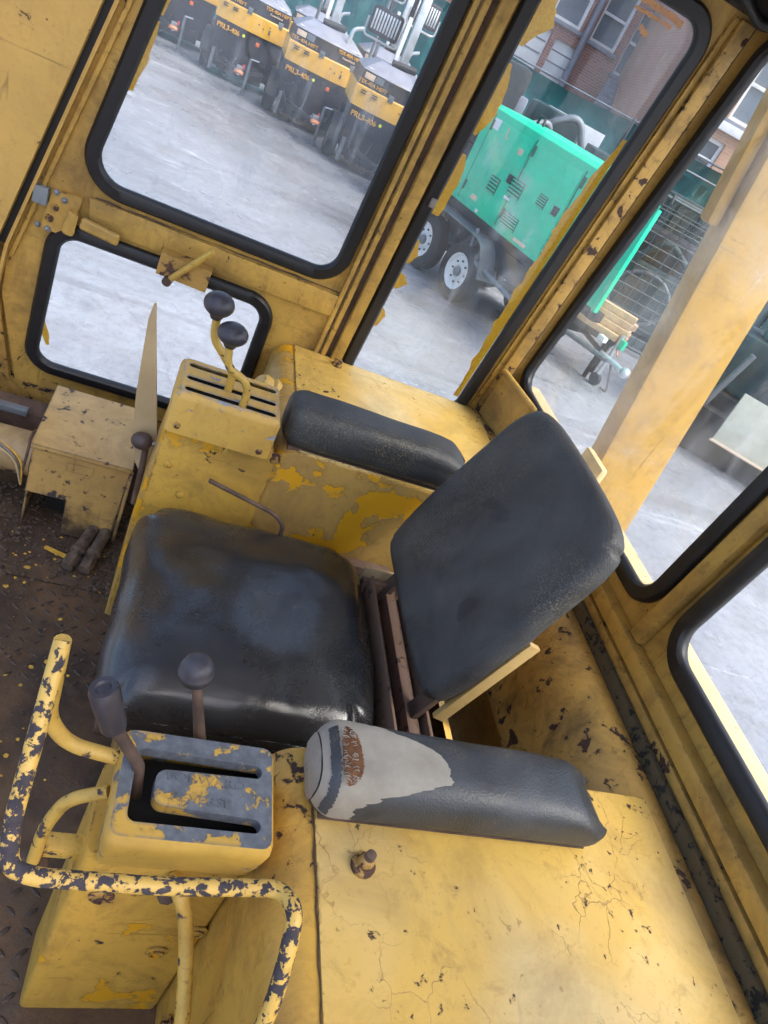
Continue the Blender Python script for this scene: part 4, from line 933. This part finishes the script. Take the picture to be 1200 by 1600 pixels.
# ------------------------------------------------------------------ light towers in a row
def light_tower(name, label, loc, group, code='PRL3-406', mast=True):
    t = thing(name, label, 'light tower', (*loc, G), R(random.uniform(-4, 4)), group)
    w = 1.44; D = 1.25
    # bowed front profile in plan
    def plan(z, inset=0, bow=.16):
        f = [(w*i/8, -bow*(1-((i-4)/4)**2)+inset) for i in range(9)]
        return [Vector((x*(1-2*inset/w)+inset, y, z)) for x, y in f]+[Vector((w-inset, D-inset, z)), Vector((inset, D-inset, z))]
    bm = bmesh.new(); loft(bm, [plan(.26, .12), plan(.50, .05), plan(1.045, .02)], True, True); fin('lower_body', bm, 'ltblack', t, angle=25)
    bm = bmesh.new(); loft(bm, [plan(1.046, .0), plan(1.36, -.01), plan(1.38, .0)], True, True); bd_ = fin('yellow_band', bm, 'ltyellow', t, angle=25)
    bm = bmesh.new(); loft(bm, [plan(1.381, .02), plan(1.62, .05)], True, True); up = fin('upper_body', bm, 'ltblack', t, angle=25)
    bm = bmesh.new(); loft(bm, [plan(1.621, .03), plan(1.66, .06), [v+Vector((0, .0, 0)) for v in plan(1.82, .32, .05)]], True, True); cn = fin('canopy', bm, 'ltgrey', t, angle=25)
    # bodywork details
    fx = Matrix.Rotation(R(90), 4, 'X')
    def yb(x): return -.16*(1-((x-.72)/.72)**2)
    for x in (.10, .30): 
        for q in range(2): box('vent_slot', (x, yb(x+.05)-.03, 1.27+.04*q), (x+.10, yb(x+.05)+.03, 1.285+.04*q), 'blacksteel', bd_, .002)
    for x in (.62, 1.25): box('hinge_plate', (x-.05, yb(x)-.02, 1.33), (x+.05, yb(x)+.06, 1.44), 'greysteel', t, .004)
    box('keypad', (1.06, yb(1.08)-.014, 1.15), (1.10, yb(1.08)+.02, 1.23), 'greysteel', bd_, .003)
    for (x, z) in ((.85, 1.24), (.95, 1.2), (1.07, 1.27)): lathe('lock', [(0, 0), (.013, 0), (.012, .012), (0, .014)], (x, yb(x)-.004, z), (0, -1, 0), 'blacksteel', bd_, 10)
    text_mesh('fleet_number', code,   .125, 'decal', Matrix.Translation((.30, yb(.3)+.0, .92)) @ Matrix.Rotation(R(-17), 4, 'Z') @ fx, t, .02)
    lathe('lime_dot', [(0, 0), (.028, 0), (.028, .03), (0, .03)], (.62, yb(.62)+.045, .93), (0, -1, 0), 'lime', t, 14)
    text_mesh('model_lettering', 'TSX-40A HEFT', .085, 'decal', Matrix.Translation((1.15, yb(1.15)+.03, 1.565)) @ Matrix.Rotation(R(14), 4, 'Z') @ fx, t, .012)
    text_mesh('model_lettering', 'Powerblend', .055, 'decal_beige', Matrix.Translation((1.13, yb(1.13)+.018, 1.49)) @ Matrix.Rotation(R(14), 4, 'Z') @ fx, t, .012)
    text_mesh('model_lettering', 'TSX-40A HEFT', .085, 'decal', Matrix.Translation((.26, yb(.26)+.03, 1.44)) @ Matrix.Rotation(R(-18), 4, 'Z') @ fx, t, .012)
    for (x0, x1, z0, z1, mt) in ((.08, .26, 1.50, 1.59, 'decal_beige'), (.27, .42, 1.50, 1.60, 'greysteel')):
        xm = (x0+x1)/2; xf_ = Matrix.Translation((xm, yb(xm)+.045, 0)) @ Matrix.Rotation(R(-18), 4, 'Z'); box('panel_decal', (x0-xm, -.018, z0), (x1-xm, .02, z1), mt, t, .002, xf_)
    box('canopy_decal', (.95, yb(1.1)+.10, 1.655), (1.30, yb(1.1)+.20, 1.672), 'decal_white', cn, .002, None); box('canopy_decal', (.1, yb(.2)+.10, 1.655), (.40, yb(.2)+.18, 1.672), 'decal_white', cn, .002)
    for x in (.92,): box('marker_lamp', (x-.03, yb(x)-.01, .86), (x+.04, yb(x)+.06, .925), 'amber', t, .006)
    for s, x in ((-1, -.02), (1, w+.02)):
        wheel(t, (x, .62, .33), (s, 0, 0), .33, 'greysteel', .2)
        bm = bmesh.new(); pth = [Vector((x, .62-.43*math.cos(a_), .33+.43*math.sin(a_))) for a_ in [R(20*i) for i in range(10)]]
        loft(bm, [[p+Vector((-.13, 0, 0)), p+Vector((.13, 0, 0)), p+Vector((.13, 0, .012)), p+Vector((-.13, 0, .012))] for p in pth], True, True); fin('mudguard', bm, 'blacksteel', t, angle=30)
    # drawbar, jack and coupling
    for s in (-1, 1): tube('drawbar', [(w/2+s*.5, .1, .40), (w/2+s*.04, -1.05, .42)], .035, 'blacksteel', t, 8)
    tube('drawbar', [(w/2, -.9, .43), (w/2, -1.45, .44)], .04, 'silver', t, 10)
    jk = tube('jack_leg', [(w/2+.16, -1.0, .02), (w/2+.16, -1.0, .70)], .03, 'greysteel', t, 10)
    lathe('jack_foot', [(0, 0), (.09, 0), (.08, .03), (0, .03)], (w/2+.16, -1.0, .0), (0, 0, 1), 'greysteel', jk, 14)
    tube('jack_handle', [(w/2+.16, -1.0, .70), (w/2+.32, -1.02, .72)], .012, 'silver', jk, 8)
    lathe('coupling', [(.05, 0), (.09, 0), (.09, .05), (.05, .05), (.05, 0)], (w/2, -1.5, .44), (0, .3, 1), 'copper', t, 18)
    box('coupling_head', (w/2-.06, -1.45, .44), (w/2+.06, -1.28, .56), 'greysteel', t, .02)
    box('red_plug', (w/2+.05, -1.2, .5), (w/2+.09, -1.16, .58), 'red', t, .005)
    tube('safety_cable', fillet([(w/2-.05, -1.2, .46), (w/2-.25, -1.0, .20), (w/2-.3, -.4, .3)], .2), .012, 'blacksteel', t, 6)
    box('undertray', (.25, -.05, .16), (w-.25, D-.1, .40), 'blacksteel', t, .03); box('battery_box', (.12, .0, .20), (.42, .35, .50), 'blacksteel', t, .02); tube('exhaust', fillet([(w-.4, .1, 1.7), (w-.38, .1, 2.0), (w-.2, .1, 2.08)], .08), .035, 'silver', t, 10)
    tube('cable_loop', fillet([(.15, -.12, .55), (.3, -.2, .25), (.55, -.2, .35), (.6, -.1, .6)], .12), .016, 'blacksteel', t, 6)
    for x in (.12, w-.12): tube('outrigger', [(x, -.02, .1), (x, -.02, .5)], .035, 'greysteel', t, 8)
    if mast:
        ms = box('mast', (w/2-.07, .5, 1.7), (w/2+.07, .64, 3.0), 'silver', t, .01)
        box('mast_inner', (w/2-.19, .52, 1.75), (w/2-.12, .60, 2.6), 'white', ms, .01)
        tube('winch', [(w/2-.2, .45, 1.86), (w/2+.25, .45, 1.9)], .06, 'blacksteel', ms, 12)
    return t
LT = 'light towers parked in a row'
light_tower('light_tower', 'light tower with yellow band nearest the door post, furthest right of row', (1.86, 14.2), LT)
light_tower('light_tower', 'complete yellow and black light tower, second from the door post', (.66, 16.0), LT)
light_tower('light_tower', 'yellow and black light tower left of the complete one, third from post', (-.78, 17.6), LT)
light_tower('light_tower', 'leftmost light tower, mostly cut off by the window seal above', (-2.3, 19.2), LT)
light_tower('light_tower', 'light tower of the second row behind the complete one', (2.35, 18.9), LT)
light_tower('light_tower', 'light tower of the second row behind the third one', (.75, 20.6), LT)
# flood lamps on stands behind the towers
def flood(label, p, s=1.0, rot=0):
    t = thing('flood_lamp', label, 'flood lamp', p, rot, 'flood lamps behind the light towers')
    bm = bmesh.new(); add_sheet(bm, rpoly([(-.32*s, -.24*s), (.32*s, -.24*s), (.32*s, .24*s), (-.32*s, .24*s)], .07*s), [], lambda u, v, w: Vector((u, w, v)), .14*s); fin('housing', bm, 'ltblack', t, bevel=.02)
    for k in range(9): box('lens_bar', (-.27*s+k*.062*s, -.02, -.17*s), (-.235*s+k*.062*s, .0, .17*s), 'silver', t, .003)
    tube('bracket', fillet([(-.36*s, .07, 0), (-.36*s, .07, -.32*s), (.36*s, .07, -.32*s), (.36*s, .07, 0)], .08), .022, 'silver', t, 8)
    tube('stand', [(0, .07, -.32*s), (0, .07, G-p[2])], .035, 'greysteel', t, 8)
    return t
flood('rectangular flood lamp with pale bars behind the light towers', (2.35, 16.9, 1.25), 1.0, R(-8))
flood('flood lamp partly hidden at the top beside the window seal', (2.98, 16.6, 1.72), .9, R(10))
flood('flood lamp with white loop frame at the top of the window', (2.45, 18.2, 1.95), .8, R(0))
flood('flood lamp at the top of the window over the mast', (1.2, 19.0, 1.75), .9, R(15))

# ------------------------------------------------------------------ teal screened fences
def fence(label, P, Q, n, h, base=G, cloth='teal', sign=None):
    P = Vector((*P, 0)); Q = Vector((*Q, 0)); d = Q-P; L = d.length; t = thing('screen_fence', label, 'fence', (P.x, P.y, base), math.atan2(d.y, d.x), 'screened fences')
    for i in range(n):
        x0 = L*i/n+.03; x1 = L*(i+1)/n-.03; k = 14; m_ = 6
        bm = bmesh.new(); g = []
        for a_ in range(k+1):
            row = []
            for b_ in range(m_+1):
                x = x0+(x1-x0)*a_/k; z = .06+(h-.1)*b_/m_-.05*math.sin(math.pi*a_/k)*(b_/m_)
                row.append(bm.verts.new((x, -.03+.05*noise.noise(Vector((x*1.7+P.x, z*1.3, 1))), z)))
            g.append(row)
        for a_ in range(k):
            for b_ in range(m_): bm.faces.new([g[a_][b_], g[a_+1][b_], g[a_+1][b_+1], g[a_][b_+1]])
        me = bpy.data.meshes.new('screen_cloth'); bmesh.ops.solidify(bm, geom=bm.faces[:], thickness=.004); bm.to_mesh(me); bm.free(); link('screen_cloth', me, cloth, t, True)
    for i in range(n+1): tube('post', [(L*i/n, .04, 0), (L*i/n, .04, h+.05)], .025, 'greysteel', t, 8)
    tube('top_rail', [(0, .04, h-.01), (L, .04, h-.01)], .018, 'greysteel', t, 8)
    return t
fence('teal screened fence behind the light towers and flood lamps', (-6, 25.5), (6.2, 21.6), 4, 3.4)
f2 = fence('teal screened fence behind the green generator with pale sign', (4.7, 16.0), (9.4, 13.2), 2, 2.9)
# pale sign hung on it
sgn = thing('banner_sign', 'pale grey rectangular sign hung on the fence behind the generator', 'sign', (5.62, 15.28, .78), math.atan2(-2.8, 4.7))
box('board', (0, -.02, 0), (1.25, .02, .62), 'decal_white', sgn, .004); box('red_strip', (.15, -.03, -.22), (.75, 0, -.10), 'red', sgn, .003)
f3 = fence('teal tarpaulin fence seen through the rear window before brick wall', (6.4, 12.2), (10.4, 10.9), 2, 2.6)
tube('white_rope', [Vector((0, -.06, 2.0))+Vector((x, 0, -.12*math.sin(x*1.3))) for x in [i*.25 for i in range(17)]], .02, 'white', f3, 6)

# ------------------------------------------------------------------ dark machine behind the generator
dm = thing('dark_machine', 'dark machine with pale lamps behind the green generator', 'machine', (3.7, 12.2, G), R(-20))
box('body', (-.7, 0, .3), (1.0, 1.2, 2.1), 'ltblack', dm, .06); box('hood', (-.6, -.15, 1.5), (.3, .6, 2.75), 'blacksteel', dm, .1)
lathe('lamp', [(0, 0), (.17, 0), (.19, .05), (.17, .1), (0, .12)], (-.35, -.16, 2.55), (-.3, -1, .1), 'silver', dm); lathe('lamp', [(0, 0), (.17, 0), (.19, .05), (.17, .1), (0, .12)], (-.45, -.16, 2.12), (-.3, -1, .1), 'silver', dm)
box('white_canister', (.25, -.1, 2.15), (.42, .1, 2.40), 'ltgrey', dm, .04); tube('pipe', fillet([(-.3, -.1, 1.8), (.4, -.2, 2.0), (.9, .1, 2.3), (1.0, .3, 1.6)], .2), .05, 'greysteel', dm, 10)
box('grille', (.3, -.03, 1.2), (.95, .02, 1.7), 'greysteel', dm, .02)
for x in (-.4, .7): wheel(dm, (x, -.05, .4), (0, -1, 0), .4, 'greysteel', .25)
# ------------------------------------------------------------------ brick buildings
def building(name, label, loc, rz, w, h, mt, wins, d=8):
    t = thing(name, label, 'building', loc, rz)
    holes = [[(x0, z0), (x1, z0), (x1, z1), (x0, z1)] for x0, x1, z0, z1, *_ in wins]
    bm = bmesh.new(); add_sheet(bm, [(0, 0), (w, 0), (w, h), (0, h)], holes, lambda u, v, q: Vector((u, q, v)), .3); fin('facade', bm, mt, t)
    box('side_wall', (w-.3, .3, 0), (w, d, h), mt, t, 0); box('side_wall', (0, .3, 0), (.3, d, h), mt, t, 0); box('roof', (-.2, -.25, h), (w+.2, d, h+.3), 'greysteel', t, .02)
    box('interior', (.3, 1.2, 0), (w-.3, 1.3, h), 'dark', t, 0)
    for x0, x1, z0, z1, kind in wins:
        if kind == 'door':
            q = box('garage_door', (x0, .1, z0), (x1, .16, z1), 'white', t, .01)
            for k in range(1, 4): box('door_groove', (x0+.05, .085, z0+(z1-z0)*k/4), (x1-.05, .0995, z0+(z1-z0)*k/4+.04), 'ltgrey', q, .005)
            continue
        q = box('window', (x0, .18, z0), (x1, .20, z1), 'winglass', t, 0)
        bm = bmesh.new(); b_ = .09
        add_sheet(bm, [(x0, z0), (x1, z0), (x1, z1), (x0, z1)], [[(x0+b_, z0+b_), (x0+b_, z1-b_), (x1-b_, z1-b_), (x1-b_, z0+b_)]], lambda u, v, s_: Vector((u, .10+s_, v)), .08); fin('frame', bm, 'white', q)
        box('transom', (x0+b_, .11, (z0+z1)/2-.04), (x1-b_, .17, (z0+z1)/2+.04), 'white', q, .005)
        if x1-x0 > 1.2: box('mullion', ((x0+x1)/2-.04, .105, z0+b_), ((x0+x1)/2+.04, .165, z1-b_), 'white', q, .005)
        box('sill', (x0-.08, -.10, z0-.12), (x1+.08, .10, z0-.002), 'ltgrey', q, .01)
    return t
bx0 = 4.0
b1 = building('brick_building', 'red brick building with white framed windows beyond the tall window', (4.0, 26, G), 0, 10.5, 9.5, 'brick',
    [(3.55, 4.55, 2.75, 4.15, 'door'), (4.75, 5.65, 2.75, 4.05, 'door'), (4.25, 5.35, 4.5, 6.2, 'w'), (5.75, 6.75, 4.45, 6.1, 'w'), (7.0, 7.75, 4.0, 5.9, 'w'), (8.3, 8.95, 3.9, 5.6, 'w'), (2.2, 3.1, 4.4, 6.0, 'w')])
for k in range(6): box('entrance_step', (6.35+.1*k, -1.6+.22*k, 3.0+.14*k), (8.0-.08*k, -1.6+.22*(k+1), 3.14+.14*k), 'ltgrey', b1, .01)
tube('rain_pipe', [(5.62, -.15, .5), (5.45, -.15, 9.3)], .11, 'ltgrey', b1, 10)
box('string_course', (0, -.08, 4.22), (4.2, -.003, 4.36), 'ltgrey', b1, .01)
b2 = building('brick_building', 'orange brick building with pale band beyond the rear window', (9.6, 19.2, G), R(-14), 9, 9.0, 'brick2',
    [(.9, 2.1, 2.55, 3.5, 'w'), (.6, 1.6, 4.2, 5.6, 'w'), (1.75, 2.8, 4.0, 5.7, 'w'), (3.2, 4.4, 2.4, 3.4, 'w'), (3.2, 4.4, 4.2, 5.7, 'w'), (5.2, 6.4, 4.2, 5.7, 'w')])
box('string_course', (0, -.12, 3.72), (9, -.003, 3.92), 'decal_white', b2, .01)
tube('white_cable', [Vector((.3+i*.12, -.1, 2.05+.10*(i % 2)+.02*i)) for i in range(28)], .03, 'white', b2, 6)
rc = thing('red_barrier', 'red rail with dark end above the fence behind the generator', 'barrier', (6.6, 17.8, 1.62), R(-28))
tube('rail', [(0, 0, 0), (1.6, 0, -.12)], .07, 'red', rc, 8); box('counterweight', (1.6, -.12, -.35), (2.2, .12, 0), 'blacksteel', rc, .04); tube('post', [(.2, 0, -.05), (.2, 0, G-1.62)], .06, 'greysteel', rc, 8)

# ------------------------------------------------------------------ mesh cage and plant seen through the rear window
cg = thing('wire_cage', 'dark wire mesh cage behind the generator seen through the rear window', 'cage', (5.55, 10.4, G), R(-20))
CW, CH, CD = 2.3, 2.2, 1.2
for (x, y) in ((0, 0), (CW, 0), (0, CD), (CW, CD)): tube('post', [(x, y, 0), (x, y, CH)], .03, 'wire', cg, 8)
for y in (0, CD):
    bm = bmesh.new()
    for k in range(1, 14): add_tube(bm, [(CW*k/14, y, .1), (CW*k/14, y, CH)], .009, 5, False)
    for k in range(1, 13): add_tube(bm, [(0, y, .1+CH*k/13*.95), (CW, y, .1+CH*k/13*.95)], .009, 5, False)
    fin('mesh_panel', bm, 'wire', cg)
for z in (.1, CH): tube('rail', [(0, 0, z), (CW, 0, z), (CW, CD, z), (0, CD, z), (0, 0, z)], .028, 'wire', cg, 6)
pm = thing('stored_plant', 'dark green plant with hoses stored inside the mesh cage', 'machine', (5.7, 10.7, G), R(-20))
box('housing', (.1, .1, .25), (1.9, .85, 1.25), 'dkteal', pm, .05); box('cover', (.5, .15, 1.25), (1.6, .8, 1.75), 'blacksteel', pm, .08)
tube('hose', [Vector((1.0+.5*math.cos(a_), .02, .75+.4*math.sin(a_))) for a_ in [R(20*i) for i in range(19)]], .03, 'greysteel', pm, 8); tube('arm', fillet([(.4, .0, 1.0), (.9, -.1, 1.7), (1.5, -.1, 1.4)], .2), .05, 'dkteal', pm, 8)
box('skid', (.0, .0, .0), (2.0, .9, .2), 'greysteel', pm, .02)
ct = thing('storage_container', 'dark green storage container filling the space behind the mesh cage', 'container', (5.35, 11.75, G), R(-17))
box('shell', (0, 0, .12), (4.4, 1.4, 2.25), 'dkteal', ct, .02)
for k in range(22): box('rib', (.08+k*.195, -.035, .2), (.17+k*.195, -.002, 2.15), 'dkteal', ct, .008)
box('base_frame', (0, -.05, 0), (4.4, 1.4, .118), 'blacksteel', ct, .01)
d2 = thing('dark_machine', 'second dark machine with silver pipes behind the green generator', 'machine', (4.75, 13.0, G), R(-25))
box('body', (-.5, 0, .3), (1.2, 1.1, 1.9), 'blacksteel', d2, .08); box('hood', (-.3, .05, 1.9), (.7, .9, 2.45), 'dkteal', d2, .1); tube('pipe', fillet([(-.3, -.1, 1.2), (.1, -.15, 2.2), (.6, -.1, 2.55), (.9, .1, 2.0)], .25), .06, 'greysteel', d2, 10); box('grille', (.1, -.04, 1.0), (.9, -.002, 1.6), 'greysteel', d2, .02)
for x in (-.2, .8): wheel(d2, (x, -.05, .4), (0, -1, 0), .4, 'greysteel', .25)
# stack of sawn timbers on a trestle
ts = thing('trestle', 'dark steel trestle carrying the timbers by the generator', 'trestle', (4.62, 8.45, G), R(-40))
box('top', (-.05, -.1, .52), (.75, .45, .60), 'blacksteel', ts, .01)
for (x, y) in ((0, 0), (.65, 0), (0, .38), (.65, .38)): tube('leg', [(x, y, 0), (x, y, .52)], .03, 'blacksteel', ts, 8)
k = 0
for r_, (n_, z) in enumerate(((4, .60), (3, .685), (2, .77), (1, .855))):
    for i in range(n_):
        o = box('timber', (-.45, -.055, .002), (.45, .055, .082), 'wood', None, .006)
        o.matrix_world = Matrix.Translation((4.62, 8.45, G+z)) @ Matrix.Rotation(R(-40+random.uniform(-3, 3)), 4, 'Z') @ Matrix.Translation((.36+random.uniform(-.06, .06), -.04+i*.125+r_*.04, 0))
        tag(o, 'pale sawn timber '+['in the bottom layer', 'in the second layer', 'in the third layer', 'alone on top'][r_]+' of the stack, '+(['nearest the cab', 'second from the cab', 'third from the cab', 'furthest from the cab'][i] if n_ > 1 else 'on the trestle'), 'timber', 'timbers stacked on the trestle')
# small trailer with A-frame drawbar
tr = thing('small_trailer', 'dark low trailer with A-frame drawbar outside the rear window', 'trailer', (4.93, 8.15, G), R(-70))
# local x points to the coupling
box('toolbox', (-1.25, -.33, .40), (-.25, .33, .66), 'blacksteel', tr, .02); box('toolbox_lid', (-1.27, -.35, .66), (-.23, .35, .69), 'greysteel', tr, .01)
for s in (-1, 1): tube('drawbar', [(-1.0, s*.5, .40), (.45, s*.03, .40)], .035, 'greysteel', tr, 8)
tube('coupling_tube', [(.30, 0, .42), (.75, 0, .42)], .035, 'silver', tr, 10); lathe('coupling', ball_prof(.07, 1.0), (.78, 0, .42), (0, 0, 1), 'silver', tr, 14)
jk = tube('jack_leg', [(.35, .14, .05), (.35, .14, .72)], .03, 'silver', tr, 10); lathe('jack_wheel', [(0, -.03), (.08, -.03), (.09, 0), (.08, .03), (0, .03)], (.35, .14, .08), (0, 1, 0), 'tyre', jk, 16)
tube('cable', fillet([(.5, .05, .5), (.2, .25, .62), (-.2, .1, .5), (-.5, .3, .75)], .15), .015, 'copper', tr, 6); box('green_plug', (.38, .1, .56), (.46, .16, .68), 'green', tr, .01); box('white_cap', (.2, -.12, .55), (.32, -.04, .62), 'white', tr, .01)
tube('chain', fillet([(.55, -.02, .40), (.65, .1, .05), (.45, .2, .02)], .1), .014, 'steel', tr, 6)
for s in (-1, 1): wheel(tr, (-.95, s*.40, .22), (0, s, 0), .22, 'greysteel', .12)
# plant at the right edge: pale plate and dark machine
pl = thing('loading_plate', 'pale olive steel plate tilted against the dark machine at right', 'plate', (6.15, 6.55, -.70), R(-32))
box('plate', (0, 0, 0), (2.0, .05, .62), 'olive', pl, .01, Matrix.Rotation(R(-18), 4, 'X')); box('edge_strip', (-.02, -.02, -.03), (2.0, .07, .0), 'decal_beige', pl, .006, Matrix.Rotation(R(-18), 4, 'X'))
dk = thing('tracked_machine', 'dark tracked machine behind the boom column at the right edge', 'machine', (5.9, 7.3, G), R(-30))
box('chassis', (.0, .0, .25), (3.0, 1.4, .75), 'blacksteel', dk, .05); box('engine_cover', (.2, .1, .75), (1.5, 1.2, 1.45), 'dkteal', dk, .08); box('cab_block', (1.7, .1, .75), (2.9, 1.2, 2.2), 'greysteel', dk, .05)
box('teal_panel', (.9, -.02, 1.0), (1.4, .09, 1.4), 'teal', dk, .02)
for k in range(4): tube('cylinder', [(.3+.35*k, -.08, .3), (.45+.35*k, -.1, 1.3-.1*k)], .04, ['greysteel', 'blacksteel', 'silver', 'dkteal'][k], dk, 8)
bm = bmesh.new(); tp = fillet([(-.1, 0, .28), (.0, 0, .56), (2.9, 0, .56), (3.1, 0, .28), (2.9, 0, .02), (.0, 0, .02)], .2, closed=True)
loft(bm, [[p+Vector((0, -.28, 0)) for p in tp], [p+Vector((0, .0, 0)) for p in tp]], True, True); fin('track', bm, 'tyre', dk, angle=30)
lathe('pale_tank', [(0, 0), (.28, 0), (.30, .05), (.30, .5), (.2, .62), (0, .64)], (.8, .5, 1.45), (0, 0, 1), 'ltgrey', dk, 20)
